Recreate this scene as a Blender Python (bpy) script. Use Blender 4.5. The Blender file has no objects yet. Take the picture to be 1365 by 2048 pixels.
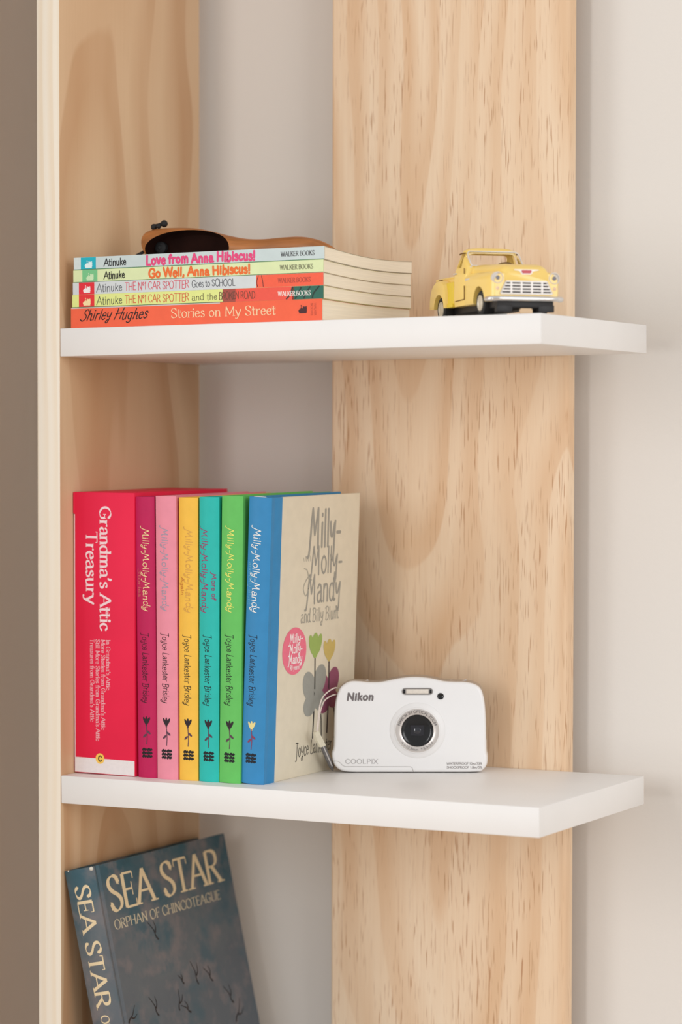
import bpy, bmesh, math, random
from mathutils import Matrix, Vector
R = math.radians
random.seed(4)
scene = bpy.context.scene
COL = scene.collection

# ------------------------------------------------------------------ camera, light, exposure
cam_data = bpy.data.cameras.new('view_camera')
cam = bpy.data.objects.new('view_camera', cam_data); COL.objects.link(cam)
YAW, PITCH, ROLL = 0.5105547883556638, -0.03596352609368202, 0.0016197196850610202
fw = Vector((-math.sin(YAW)*math.cos(PITCH), math.cos(YAW)*math.cos(PITCH), math.sin(PITCH)))
rt = Vector((math.cos(YAW), math.sin(YAW), 0)); up = rt.cross(fw)
rt2 = rt*math.cos(ROLL) + up*math.sin(ROLL); up2 = -rt*math.sin(ROLL) + up*math.cos(ROLL)
m = Matrix((rt2, up2, -fw)).transposed().to_4x4()
m.translation = (1.1462843343636837, -1.625458214622315, 0.2653202211885515)
cam.matrix_world = m
cam_data.sensor_fit = 'VERTICAL'; cam_data.sensor_height = 36.0; cam_data.sensor_width = 24.0
cam_data.lens = 5406.82*36.0/2048.0
cam_data.clip_start = 0.05; cam_data.clip_end = 50
cam_data.dof.use_dof = True; cam_data.dof.focus_distance = 1.93; cam_data.dof.aperture_fstop = 5.0
scene.camera = cam

world = bpy.data.worlds.new('room_light'); scene.world = world; world.use_nodes = True
bg = world.node_tree.nodes['Background']
bg.inputs[0].default_value = (0.98, 0.992, 1.0, 1); bg.inputs[1].default_value = 0.64

def area(name, loc, target, w, h, power, col):
    l = bpy.data.lights.new(name, 'AREA'); l.shape = 'RECTANGLE'; l.size = w; l.size_y = h
    l.energy = power; l.color = col
    o = bpy.data.objects.new(name, l); COL.objects.link(o)
    o.location = loc
    o.rotation_euler = (Vector(target)-Vector(loc)).to_track_quat('-Z', 'Y').to_euler()
    return o
area('tall_window_light', (-0.22, -3.1, 0.5), (0.25, 0.1, 0.15), 0.30, 1.8, 17, (1.0, 1.0, 1.0))
area('left_window_light', (-3.5, -3.0, 0.8), (0.25, 0.1, 0.15), 3.0, 2.6, 84, (1.0, 1.0, 1.0))
area('side_fill_light', (3.0, -1.3, 0.8), (0.2, 0.1, 0.15), 1.3, 1.7, 28, (1.0, 1.0, 1.0))  # added soft fill that lifts the right-facing sides

scene.view_settings.view_transform = 'Standard'; scene.view_settings.look = 'None'
scene.view_settings.gamma = 1.0; scene.view_settings.use_curve_mapping = False
scene.view_settings.exposure = -0.05

# ------------------------------------------------------------------ materials
def lin(c):
    out = []
    for v in c:
        v /= 255.0
        out.append(v/12.92 if v <= 0.04045 else ((v+0.055)/1.055)**2.4)
    return tuple(out) + (1.0,)

class NT:
    def __init__(s, name):
        s.m = bpy.data.materials.new(name); s.m.use_nodes = True
        s.t = s.m.node_tree; s.b = s.t.nodes['Principled BSDF']
    def n(s, typ, **kw):
        x = s.t.nodes.new(typ)
        for k, v in kw.items():
            if k.startswith('i_'):
                x.inputs[int(k[2:]) if k[2:].isdigit() else k[2:]].default_value = v
            else: setattr(x, k, v)
        return x
    def l(s, a, b): s.t.links.new(a, b)
    def math(s, op, a, b=None, c=None):
        x = s.t.nodes.new('ShaderNodeMath'); x.operation = op
        for i, v in enumerate((a, b, c)):
            if v is None: continue
            if isinstance(v, (int, float)): x.inputs[i].default_value = v
            else: s.l(v, x.inputs[i])
        return x.outputs[0]
    def mix(s, fac, a, b, blend='MIX'):
        x = s.t.nodes.new('ShaderNodeMix'); x.data_type = 'RGBA'; x.blend_type = blend
        for i, v in ((0, fac), (6, a), (7, b)):
            if isinstance(v, (int, float)): x.inputs[i].default_value = v
            elif isinstance(v, tuple): x.inputs[i].default_value = v
            else: s.l(v, x.inputs[i])
        return x.outputs[2]
    def ramp(s, fac, stops):
        x = s.t.nodes.new('ShaderNodeValToRGB'); e = x.color_ramp.elements
        while len(e) < len(stops): e.new(0.5)
        for el, (p, c) in zip(e, stops):
            el.position = p; el.color = c if isinstance(c, tuple) else (c, c, c, 1)
        s.l(fac, x.inputs[0]); return x.outputs[0]
    def coords(s, scale, loc=(0, 0, 0)):
        tc = s.n('ShaderNodeTexCoord'); mp = s.n('ShaderNodeMapping')
        mp.inputs['Scale'].default_value = scale; mp.inputs['Location'].default_value = loc
        s.l(tc.outputs['Object'], mp.inputs['Vector']); return mp.outputs[0]
    def noise(s, vec, scale, detail=2, rough=0.5):
        x = s.n('ShaderNodeTexNoise'); x.inputs['Scale'].default_value = scale
        x.inputs['Detail'].default_value = detail; x.inputs['Roughness'].default_value = rough
        s.l(vec, x.inputs['Vector']); return x.outputs[0]

MATS = {}
def mat(name, rgb, rough=0.5, metal=0.0, vary=0.05, scale=60.0, bump=0.0, spec=0.5, coat=0.0, stretch=(1, 1, 1)):
    if name in MATS: return MATS[name]
    k = NT(name)
    v = k.coords(stretch)
    nz = k.noise(v, scale, 3)
    c = lin(rgb)
    dark = tuple(x*(1-vary) for x in c[:3]) + (1,); lite = tuple(min(1, x*(1+vary)) for x in c[:3]) + (1,)
    k.l(k.ramp(nz, [(0.3, dark), (0.7, lite)]), k.b.inputs['Base Color'])
    k.b.inputs['Roughness'].default_value = rough; k.b.inputs['Metallic'].default_value = metal
    k.b.inputs['Specular IOR Level'].default_value = spec
    k.b.inputs['Coat Weight'].default_value = coat
    if bump:
        bp = k.n('ShaderNodeBump'); bp.inputs['Strength'].default_value = bump; bp.inputs['Distance'].default_value = 0.0005
        k.l(nz, bp.inputs['Height']); k.l(bp.outputs[0], k.b.inputs['Normal'])
    MATS[name] = k.m
    return k.m

def wood(name, pith, spacing, light, dark, streak, warp=0.030, seed=0.0, fleck=1.0, zs=1.0, soft=(0.30, 0.74, 0.96), tilt=0.0, band_amt=1.0, fibre=0.14):
    """Plain-sawn pine: growth rings about a pith line that wanders along the board."""
    k = NT(name)
    tc = k.n('ShaderNodeTexCoord'); sep = k.n('ShaderNodeSeparateXYZ'); k.l(tc.outputs['Object'], sep.inputs[0])
    lo = k.coords((3.0, 3.0, 1.1*zs), (seed, seed*1.7, seed*0.6))
    n1 = k.n('ShaderNodeTexNoise'); n1.inputs['Scale'].default_value = 1.6; n1.inputs['Detail'].default_value = 1.5
    k.l(lo, n1.inputs['Vector'])
    sp = k.n('ShaderNodeSeparateColor'); k.l(n1.outputs[1], sp.inputs[0])
    wx = k.math('MULTIPLY', k.math('SUBTRACT', sp.outputs[0], 0.5), warp*4)
    wy = k.math('MULTIPLY', k.math('SUBTRACT', sp.outputs[1], 0.5), warp*4)
    fine = k.noise(k.coords((14, 14, 2.2), (seed*2, 0, 0)), 2.0, 2)
    dx = k.math('ADD', k.math('SUBTRACT', sep.outputs[0], pith[0]), wx)
    dy = k.math('ADD', k.math('MULTIPLY_ADD', sep.outputs[2], tilt, k.math('SUBTRACT', sep.outputs[1], pith[1])), wy)
    r = k.math('SQRT', k.math('ADD', k.math('MULTIPLY', dx, dx), k.math('MULTIPLY', dy, dy)))
    r = k.math('ADD', r, k.math('MULTIPLY', fine, 0.006))
    ring = k.math('FRACT', k.math('DIVIDE', r, spacing))
    band = k.ramp(ring, [(0.0, 0.10), (soft[0], 0.0), (soft[1], 0.80*band_amt), (soft[2], 0.70*band_amt), (1.0, 0.10)])
    amp = k.ramp(k.noise(k.coords((9, 9, 1.5), (seed, 3, 1)), 2.2, 2), [(0.3, 0.35), (0.7, 1.0)])
    bandv = k.math('MULTIPLY', band, amp)
    base = k.mix(bandv, lin(light), lin(dark))
    fib = k.noise(k.coords((420, 420, 9), (seed, 0, 0)), 1.0, 3, 0.6)
    base = k.mix(k.ramp(fib, [(0.35, fibre), (0.62, 0.0)]), base, lin(dark))
    big = k.noise(k.coords((7, 7, 2.0), (seed*3, 2, 0)), 1.5, 2)
    base = k.mix(k.ramp(big, [(0.35, 0.40), (0.7, 0.0)]), base, lin(tuple(0.5*a+0.5*b for a, b in zip(light, dark))))
    # short resin flecks running with the grain
    fl = k.noise(k.coords((900, 900, 46), (seed*5, 0, 0)), 1.0, 1.5, 0.5)
    clus = k.noise(k.coords((26, 26, 9), (0, seed, 4)), 1.0, 2)
    flm = k.math('MULTIPLY', k.ramp(fl, [(0.60, 0.0), (0.70, 1.0)]), k.ramp(clus, [(0.36, 0.0), (0.58, 1.0)]))
    base = k.mix(k.math('MULTIPLY', flm, 0.72*fleck), base, lin(streak))
    k.l(base, k.b.inputs['Base Color'])
    k.b.inputs['Roughness'].default_value = 0.55; k.b.inputs['Specular IOR Level'].default_value = 0.3
    bp = k.n('ShaderNodeBump'); bp.inputs['Strength'].default_value = 0.10; bp.inputs['Distance'].default_value = 0.0004
    k.l(fib, bp.inputs['Height']); k.l(bp.outputs[0], k.b.inputs['Normal'])
    return k.m

def wall_mat(name, rgb):
    k = NT(name)
    v = k.coords((1, 1, 1)); n = k.noise(v, 240, 3); b = k.noise(v, 2.0, 2)
    c = lin(rgb)
    k.l(k.mix(k.ramp(b, [(0.3, 0.0), (0.7, 0.10)]), c, tuple(x*0.9 for x in c[:3])+(1,)), k.b.inputs['Base Color'])
    k.b.inputs['Roughness'].default_value = 0.7; k.b.inputs['Specular IOR Level'].default_value = 0.25
    bp = k.n('ShaderNodeBump'); bp.inputs['Strength'].default_value = 0.12; bp.inputs['Distance'].default_value = 0.001
    k.l(n, bp.inputs['Height']); k.l(bp.outputs[0], k.b.inputs['Normal'])
    return k.m

M_WALL = wall_mat('painted_plaster', (232, 226, 219))
M_FLOOR = wood('floor_boards', (0, 0, -2.0), 0.02, (204, 182, 160), (180, 154, 128), (120, 80, 50), seed=3)
M_BACK = wood('pine_back_board', (0.200, 0.272), 0.024, (246, 222, 193), (217, 168, 120), (170, 112, 66), seed=1.3, tilt=0.14, warp=0.036, zs=1.5, band_amt=0.9)
M_SIDE = wood('pine_side_board', (0.055, 0.092), 0.028, (224, 192, 156), (184, 132, 88), (150, 104, 66), seed=5.1, fleck=0.05, warp=0.036, zs=1.3, tilt=0.06, fibre=0.05)
M_EDGE = wood('pine_edge_grain', (-0.35, 0.0), 0.0085, (251, 242, 227), (240, 218, 187), (180, 130, 84), seed=7.7, fleck=0.05, warp=0.005, fibre=0.06)
M_SHELF = mat('white_melamine', (240, 237, 234), 0.42, vary=0.01, scale=30)

# ------------------------------------------------------------------ mesh helpers (millimetres in, metres out)
S = 0.001
def sharpen(bm, ang=0.6):
    for f in bm.faces: f.smooth = True
    for e in bm.edges:
        if len(e.link_faces) == 2:
            e.smooth = e.calc_face_angle(0.0) < ang
        else: e.smooth = False

def obj(name, bm, mats, parent=None, ang=0.6, scale=S, kind=None, label=None, norm=True):
    if norm: bmesh.ops.recalc_face_normals(bm, faces=bm.faces[:])
    sharpen(bm, ang)
    me = bpy.data.meshes.new(name)
    bm.to_mesh(me); bm.free()
    if scale != 1: me.transform(Matrix.Scale(scale, 4))
    for x in (mats if isinstance(mats, (list, tuple)) else [mats]): me.materials.append(x)
    o = bpy.data.objects.new(name, me); COL.objects.link(o)
    if parent: o.parent = parent
    if kind: o['kind'] = kind
    if label: o['label'] = label
    return o

def thing(name, label, cat, mw, group=None):
    o = bpy.data.objects.new(name, None); COL.objects.link(o)
    o.empty_display_size = 0.02
    o.matrix_world = mw
    o['label'] = label; o['category'] = cat
    if group: o['group'] = group
    return o

def box(bm, x0, x1, y0, y1, z0, z1, bev=0.0, seg=2, mi=0):
    vs = [bm.verts.new(p) for p in ((x0, y0, z0), (x1, y0, z0), (x1, y1, z0), (x0, y1, z0), (x0, y0, z1), (x1, y0, z1), (x1, y1, z1), (x0, y1, z1))]
    fs = [bm.faces.new([vs[i] for i in q]) for q in ((0, 3, 2, 1), (4, 5, 6, 7), (0, 1, 5, 4), (1, 2, 6, 5), (2, 3, 7, 6), (3, 0, 4, 7))]
    for f in fs: f.material_index = mi
    if bev:
        es = list({e for f in fs for e in f.edges})
        bmesh.ops.bevel(bm, geom=es, offset=bev, segments=seg, profile=0.5, affect='EDGES')
    return vs

def loft(bm, secs, caps=True, closed=True, mi=0):
    rows = [[bm.verts.new(p) for p in s] for s in secs]
    n = len(rows[0])
    for a, b in zip(rows, rows[1:]):
        for i in range(n if closed else n-1):
            j = (i+1) % n
            f = bm.faces.new((a[i], a[j], b[j], b[i])); f.material_index = mi
    if caps and closed:
        for r_ in (rows[0][::-1], rows[-1]):
            f = bm.faces.new(r_); f.material_index = mi
    return rows

def prism(bm, pts, axis, a, b, mi=0):
    """polygon pts (2D) extruded along an axis; axis 'x' -> pts are (y,z), 'y' -> (x,z), 'z' -> (x,y)"""
    def P(p, t):
        return {'x': (t, p[0], p[1]), 'y': (p[0], t, p[1]), 'z': (p[0], p[1], t)}[axis]
    r0 = [bm.verts.new(P(p, a)) for p in pts]; r1 = [bm.verts.new(P(p, b)) for p in pts]
    n = len(pts)
    for i in range(n):
        f = bm.faces.new((r0[i], r0[(i+1) % n], r1[(i+1) % n], r1[i])); f.material_index = mi
    for q in (r0[::-1], r1):
        f = bm.faces.new(q); f.material_index = mi

def lathe(bm, prof, c, axis, n=32, mi=0):
    """prof: list of (radius, height along axis); closed ends when radius is 0"""
    ax = {'x': (Vector((0, 1, 0)), Vector((0, 0, 1)), Vector((1, 0, 0))), 'y': (Vector((1, 0, 0)), Vector((0, 0, 1)), Vector((0, 1, 0))),
          'z': (Vector((1, 0, 0)), Vector((0, 1, 0)), Vector((0, 0, 1)))}[axis] if isinstance(axis, str) else axis
    c = Vector(c); rows = []
    for r_, h in prof:
        if r_ <= 1e-6: rows.append([bm.verts.new(c+ax[2]*h)])
        else: rows.append([bm.verts.new(c+ax[2]*h+ax[0]*(r_*math.cos(2*math.pi*i/n))+ax[1]*(r_*math.sin(2*math.pi*i/n))) for i in range(n)])
    for a, b in zip(rows, rows[1:]):
        for i in range(n):
            j = (i+1) % n
            q = [a[0] if len(a) == 1 else a[i], a[0] if len(a) == 1 else a[j], b[0] if len(b) == 1 else b[j], b[0] if len(b) == 1 else b[i]]
            u = []
            for v in q:
                if v not in u: u.append(v)
            if len(u) > 2:
                f = bm.faces.new(u); f.material_index = mi

def tube(bm, pts, rad, n=8, flat=1.0, mi=0):
    P = [Vector(p) for p in pts]; rows = []
    prev = None
    for i, p in enumerate(P):
        t = (P[min(i+1, len(P)-1)]-P[max(i-1, 0)]).normalized()
        ref = Vector((0, 0, 1)) if abs(t.z) < 0.9 else Vector((1, 0, 0))
        a = prev if prev is not None else t.cross(ref).normalized()
        a = (a - t*a.dot(t)).normalized(); b = t.cross(a); prev = a
        r_ = rad[i] if isinstance(rad, (list, tuple)) else rad
        rows.append([p+a*(r_*math.cos(2*math.pi*k/n))+b*(r_*flat*math.sin(2*math.pi*k/n)) for k in range(n)])
    loft(bm, rows, mi=mi)

def catmull(pts, k=6, closed=False):
    n = len(pts); out = []
    rng = range(n) if closed else range(n-1)
    D = len(pts[0])
    for i in rng:
        if closed: p0, p1, p2, p3 = pts[(i-1) % n], pts[i], pts[(i+1) % n], pts[(i+2) % n]
        else:
            p1, p2 = pts[i], pts[i+1]
            p0 = pts[i-1] if i > 0 else tuple(2*p1[d]-p2[d] for d in range(D))
            p3 = pts[i+2] if i+2 < n else tuple(2*p2[d]-p1[d] for d in range(D))
        for j in range(k):
            t = j/k
            out.append(tuple(0.5*((2*p1[d])+(-p0[d]+p2[d])*t+(2*p0[d]-5*p1[d]+4*p2[d]-p3[d])*t*t+(-p0[d]+3*p1[d]-3*p2[d]+p3[d])*t**3) for d in range(D)))
    if not closed: out.append(tuple(pts[-1]))
    return out

def rr(hw, z0, z1, rt_, rb, n=5):
    """rounded-rectangle loop in (y,z)"""
    out = []
    for cx, cz, r_, a0 in ((hw-rt_, z1-rt_, rt_, 0), (-hw+rt_, z1-rt_, rt_, 90), (-hw+rb, z0+rb, rb, 180), (hw-rb, z0+rb, rb, 270)):
        for i in range(n+1):
            a = R(a0+90*i/n); out.append((cx+r_*math.cos(a), cz+r_*math.sin(a)))
    return out

def boolean(o, cutters, op='DIFFERENCE'):
    for c in cutters:
        md = o.modifiers.new('cut', 'BOOLEAN'); md.operation = op; md.solver = 'EXACT'; md.object = c
    dg = bpy.context.evaluated_depsgraph_get(); dg.update()
    me = bpy.data.meshes.new_from_object(o.evaluated_get(dg))
    o.modifiers.clear()
    old = o.data; nm = old.name; o.data = me; bpy.data.meshes.remove(old); me.name = nm
    for c in cutters:
        cm = c.data; bpy.data.objects.remove(c); bpy.data.meshes.remove(cm)
    bm = bmesh.new(); bm.from_mesh(me); bmesh.ops.remove_doubles(bm, verts=bm.verts[:], dist=2e-6)
    sharpen(bm, 0.55); bm.to_mesh(me); bm.free()
    return o

# ------------------------------------------------------------------ lettering: strokes drawn with a pen of chosen width and angle
G = {
'A': (80, "2,0 40,100|40,100 78,0|16,36 64,36"), 'B': (66, "10,0 10,100|~10,100 38,99 56,88 55,64 38,54 10,53|~10,53 42,53 62,42 62,14 42,1 10,0"),
'C': (78, "~73,76 60,95 40,101 16,84 6,50 16,16 40,-1 62,6 75,24"), 'D': (82, "10,0 10,100|~10,100 42,98 68,80 75,50 68,20 42,2 10,0"),
'E': (60, "10,0 10,100|10,100 56,100|10,52 46,52|10,0 58,0"), 'F': (56, "10,0 10,100|10,100 56,100|10,52 44,52"),
'G': (84, "~73,76 60,95 40,101 16,84 6,50 16,16 40,-1 60,3 73,12|73,12 73,44|76,44 50,44"), 'H': (80, "10,0 10,100|70,0 70,100|10,52 70,52"),
'I': (26, "13,0 13,100"), 'J': (40, "30,100 30,30|~30,30 27,2 14,-8 0,-4"), 'K': (72, "10,0 10,100|66,100 12,42|30,60 70,0"), 'L': (58, "10,0 10,100|10,0 56,0"),
'M': (98, "12,0 14,100|14,100 49,16|49,16 84,100|84,100 87,0"), 'N': (82, "12,0 12,100|12,100 70,0|70,0 70,100"),
'O': (88, "~44,101 18,88 6,50 18,12 44,-1 70,12 82,50 70,88 44,101"), 'P': (62, "10,0 10,100|~10,100 40,99 58,86 58,60 40,47 10,46"),
'R': (70, "10,0 10,100|~10,100 38,99 56,88 56,64 38,52 10,51|32,51 68,0"), 'S': (62, "~54,78 46,95 30,101 12,92 9,74 22,57 42,44 55,28 52,10 34,-1 18,3 7,22"),
'T': (68, "34,0 34,100|3,100 65,100"), 'U': (80, "10,100 10,32|~10,32 18,6 40,-1 62,6 70,32|70,32 70,100"), 'V': (76, "2,100 38,0|38,0 74,100"),
'W': (112, "2,100 28,0|28,0 56,100|56,100 84,0|84,0 110,100"), 'X': (72, "4,100 68,0|68,100 4,0"), 'Y': (70, "2,100 35,46|68,100 35,46|35,46 35,0"), 'Z': (64, "4,100 60,100|60,100 4,0|4,0 62,0"),
'a': (54, "~9,53 22,65 37,60 42,44|42,44 42,12|~42,12 45,1 53,2|~42,38 24,36 8,26 8,8 22,-1 42,12"), 'b': (56, "10,100 10,0|~10,48 26,65 44,56 50,32 44,8 26,-1 10,14"),
'c': (48, "~43,52 28,65 12,54 6,32 12,10 28,-1 45,12"), 'd': (58, "46,100 46,0|~46,48 30,65 12,56 6,32 12,8 30,-1 46,14"),
'e': (50, "8,36 44,36|~44,36 40,56 26,65 12,54 6,32 12,9 29,-1 45,12"), 'f': (34, "~38,92 28,101 17,92 15,70|15,70 15,0|2,62 32,62"),
'g': (56, "~44,48 28,65 12,54 6,33 12,12 28,1 44,16|44,64 44,0|~44,0 40,-22 24,-31 7,-24"), 'h': (56, "10,100 10,0|~10,44 24,64 40,60 45,42|45,42 45,0"),
'i': (22, "11,64 11,0|11,84 11,88"), 'j': (24, "13,64 13,0|~13,0 8,-24 -4,-28|13,84 13,88"), 'k': (52, "10,100 10,0|44,64 12,28|22,38 48,0"), 'l': (22, "11,100 11,0"),
'm': (86, "10,64 10,0|~10,44 22,64 36,60 42,42|42,42 42,0|~42,44 54,64 68,60 74,42|74,42 74,0"), 'n': (56, "10,64 10,0|~10,44 24,64 40,60 45,42|45,42 45,0"),
'o': (56, "~28,65 12,54 6,32 12,10 28,-1 44,10 50,32 44,54 28,65"), 'p': (56, "10,64 10,-30|~10,48 26,65 44,56 50,32 44,8 26,-1 10,14"),
'r': (40, "10,64 10,0|~10,42 20,60 36,62"), 's': (42, "~36,53 22,65 9,57 10,43 24,34 37,24 35,7 20,-1 5,10"), 't': (34, "14,88 14,14|~14,14 20,-1 33,5|2,63 30,63"),
'u': (56, "10,64 10,22|~10,22 16,1 28,-1 44,16|44,64 44,0"), 'v': (50, "3,64 25,0|25,0 47,64"), 'w': (76, "2,64 20,0|20,0 38,64|38,64 56,0|56,0 74,64"),
'x': (48, "4,64 44,0|44,64 4,0"), 'y': (52, "3,64 26,2|~49,64 34,18 24,-12 14,-28 2,-26"), 'z': (46, "4,64 42,64|42,64 4,0|4,0 44,0"),
'0': (66, "~33,101 14,86 7,50 14,14 33,-1 52,14 59,50 52,86 33,101"), '1': (36, "8,80 22,100|22,100 22,0"), '2': (60, "~8,78 18,97 36,100 52,84 46,58 26,28 6,0|6,0 56,0"),
'3': (58, "~8,84 26,101 46,92 46,66 24,54|~24,54 50,44 52,14 28,-1 6,14"), '4': (62, "44,0 44,100|44,100 4,30|4,30 58,30"), '5': (58, "50,100 14,100|14,100 11,58|~11,58 32,64 52,44 48,12 26,-1 6,12"),
'7': (54, "4,100 50,100|50,100 20,0"), '8': (60, "~30,54 12,68 14,94 30,101 46,94 48,68 30,54 8,36 10,6 30,-1 50,6 52,36 30,54"), '9': (60, "~50,70 34,46 12,56 8,82 26,101 46,92 50,70 44,28 22,-1"),
'!': (26, "13,100 13,30|13,4 13,0"), '-': (38, "5,36 33,36"), ',': (22, "~12,6 12,-6 4,-20"), '.': (22, "11,3 11,0"), "'": (20, "~10,100 11,90 5,76"), 'º': (36, "~18,100 7,92 5,80 10,68 18,66 28,72 31,82 26,95 18,100|6,56 30,56"),
'/': (50, "4,-10 46,104"), ':': (22, "11,6 11,2|11,56 11,52"),
}
SCRIPT = dict(G)
SCRIPT.update({
'M': (92, "~-22,-30 -10,-34 0,-14 8,30 18,100|18,100 40,28|40,28 64,100|~64,100 66,50 70,14 76,0 86,6"),
'J': (58, "~2,96 30,101 56,98|~32,100 31,40 29,-10 20,-30 4,-24"), 'B': (66, "12,0 14,104|~0,92 30,103 54,94 52,66 30,54 16,53|~16,53 44,52 58,34 50,8 26,-3 4,4"),
'L': (56, "~18,104 13,60 10,10 8,2|~8,2 30,-4 56,6"), 'y': (54, "~6,64 8,34 18,22 34,28 44,48|~47,66 42,20 34,-14 22,-36 6,-30 10,-14 26,-6"),
'S': (60, "~60,84 44,100 22,90 22,66 44,46 46,18 22,-3 -4,10"), 'H': (74, "~14,98 12,50 2,-4|~70,102 62,50 58,2|2,50 70,56"), 'g': G['g'], 'Y': G['Y'],
'f': (34, "~38,90 28,102 18,88 14,30 8,-16|2,60 34,62"), 'd': (58, "~46,48 30,65 12,56 6,32 12,8 30,-1 46,20|~52,104 48,70 46,20 50,0 60,4"),
'h': (54, "~12,102 10,50 8,0|~9,36 22,62 38,60 42,38 42,10 48,0 56,4"),
})
def glyph_strokes(ch, font):
    w, spec = font.get(ch, G.get(ch, (40, '')))
    out = []
    for st in spec.split('|'):
        if not st: continue
        sm = st[0] == '~'
        pts = [tuple(float(v)/100 for v in p.split(',')) for p in st.lstrip('~').split()]
        out.append((catmull(pts, 5) if sm else pts, sm))
    return w/100, out

def seg_dist(p, a, b):
    ax, ay = a; bx, by = b; dx, dy = bx-ax, by-ay; L = dx*dx+dy*dy
    t = 0 if L == 0 else max(0, min(1, ((p[0]-ax)*dx+(p[1]-ay)*dy)/L))
    return math.hypot(p[0]-ax-t*dx, p[1]-ay-t*dy)

def text_polys(s, size, w=0.10, contrast=0.0, nib=18, serif=0.0, slant=0.0, cond=1.0, track=0.04, jitter=0.0, font=None, fit=None, subdiv=0, space=0.34, seed=1):
    font = font or G
    rnd = random.Random(seed)
    adv = []
    x = 0
    for ch in s:
        if ch == ' ': adv.append(x); x += space; continue
        gw, _ = glyph_strokes(ch, font); adv.append(x); x += gw+track
    tot = x-track
    kx = (fit/(tot*size)) if fit else cond
    polys = []
    def ribbon(pts, hws):
        L = []; Rr = []
        for i, p in enumerate(pts):
            a = pts[max(i-1, 0)]; b = pts[min(i+1, len(pts)-1)]
            d = math.hypot(b[0]-a[0], b[1]-a[1]) or 1
            nx, ny = -(b[1]-a[1])/d, (b[0]-a[0])/d
            L.append((p[0]+nx*hws[i], p[1]+ny*hws[i])); Rr.append((p[0]-nx*hws[i], p[1]-ny*hws[i]))
        for i in range(len(pts)-1): polys.append([L[i], L[i+1], Rr[i+1], Rr[i]])
    def disc(p, r_):
        polys.append([(p[0]+r_*math.cos(R(45*i)), p[1]+r_*math.sin(R(45*i))) for i in range(8)])
    for ch, ax in zip(s, adv):
        if ch == ' ': continue
        gw, strokes = glyph_strokes(ch, font)
        jy = rnd.uniform(-1, 1)*jitter; js = 1+rnd.uniform(-1, 1)*jitter; jr = rnd.uniform(-1, 1)*jitter*0.8
        X = []
        for pts, sm in strokes:
            q = []
            n = len(pts)
            dense = []
            if sm: dense = pts
            else:
                for i in range(n-1):
                    ns = max(1, subdiv)
                    for j in range(ns): dense.append((pts[i][0]+(pts[i+1][0]-pts[i][0])*j/ns, pts[i][1]+(pts[i+1][1]-pts[i][1])*j/ns))
                dense.append(pts[-1])
            for (px, py) in dense:
                px, py = px*js+jr*(py-0.3), py*js+jy
                q.append(((ax+px)*kx*size+slant*py*size, py*size))
            X.append((q, sm, pts))
        for si, (q, sm, raw) in enumerate(X):
            hw = []
            for i in range(len(q)):
                a = q[max(i-1, 0)]; b = q[min(i+1, len(q)-1)]
                th = math.atan2(b[1]-a[1], (b[0]-a[0])/max(kx, 0.3))
                hw.append(0.5*w*size*((1-contrast)+contrast*abs(math.sin(th-R(nib)))))
            ribbon(q, hw)
            if not serif:
                disc(q[0], hw[0]); disc(q[-1], hw[-1])
            else:
                thin = 0.5*w*size*(1-contrast)*1.1
                for end, nx_, h in ((0, 1, hw[0]), (-1, -2, hw[-1])):
                    p = q[end]; pr = raw[end]
                    touch = False
                    for sj, (q2, _, _) in enumerate(X):
                        if sj == si: continue
                        if any(seg_dist(p, q2[i], q2[i+1]) < 0.035*size for i in range(len(q2)-1)): touch = True
                    if touch:
                        if abs(hw[end]) > thin*1.6 and not sm: disc(p, min(h, thin))
                        continue
                    tx, ty = q[end][0]-q[nx_][0], q[end][1]-q[nx_][1]
                    d = math.hypot(tx, ty) or 1; tx, ty = tx/d, ty/d
                    if len(raw) == 2 and abs(raw[0][1]-raw[1][1]) < 0.08 and abs(raw[0][0]-raw[1][0]) < 0.08:
                        disc(p, 0.6*w*size); continue
                    if not sm and abs(ty) > 0.5:
                        e = (serif*size*min(kx, 1.0))+h*0.6
                        left = e; right = e
                        if ch.islower() and pr[1] > 0.5: right = h*0.9
                        polys.append([(p[0]-left, p[1]-thin), (p[0]+right, p[1]-thin), (p[0]+right, p[1]+thin), (p[0]-left, p[1]+thin)])
                    elif not sm:
                        e = serif*size*1.1
                        top = pr[1] > 0.8; bot = pr[1] < 0.2
                        polys.append([(p[0]-thin, p[1]-(0 if bot else e)*1.2), (p[0]+thin, p[1]-(0 if bot else e)*1.2), (p[0]+thin, p[1]+(0 if top else e)*1.2), (p[0]-thin, p[1]+(0 if top else e)*1.2)])
                    elif ch in 'CGSsZ':
                        k = 1.0 if ch.isupper() else 0.6
                        sg = 1 if pr[1] > 0.5*(1 if ch.isupper() else 0.64) else -1
                        za, zb_ = p[1]-sg*0.05*size*k, p[1]+sg*0.20*size*k
                        polys.append([(p[0]-thin, za), (p[0]+thin, za), (p[0]+thin*1.2, zb_), (p[0]-thin*1.2, zb_)])
                    elif ch in 'rcfay' and h < w*size:
                        disc(p, 0.42*w*size+0.2*h)
                    else: disc(p, h)
    return polys

def decal(name, polys, mp, m_, parent, label=None):
    """flat print: each overlapping stroke piece sits a few microns proud of the one before it"""
    bm = bmesh.new()
    o0 = Vector(mp(0, 0)); nrm = (Vector(mp(1, 0))-o0).cross(Vector(mp(0, 1))-o0).normalized()
    arcs = abs(nrm.length-1) > 0.5
    for i, pl in enumerate(polys):
        off = nrm*(0.0035*(i % 17)) if not arcs else Vector((0, 0, 0))
        vs = [bm.verts.new(Vector(mp(*p))+off) for p in pl]
        try: bm.faces.new(vs)
        except ValueError: pass
    return obj(name, bm, m_, parent, norm=False, label=label)

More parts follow.
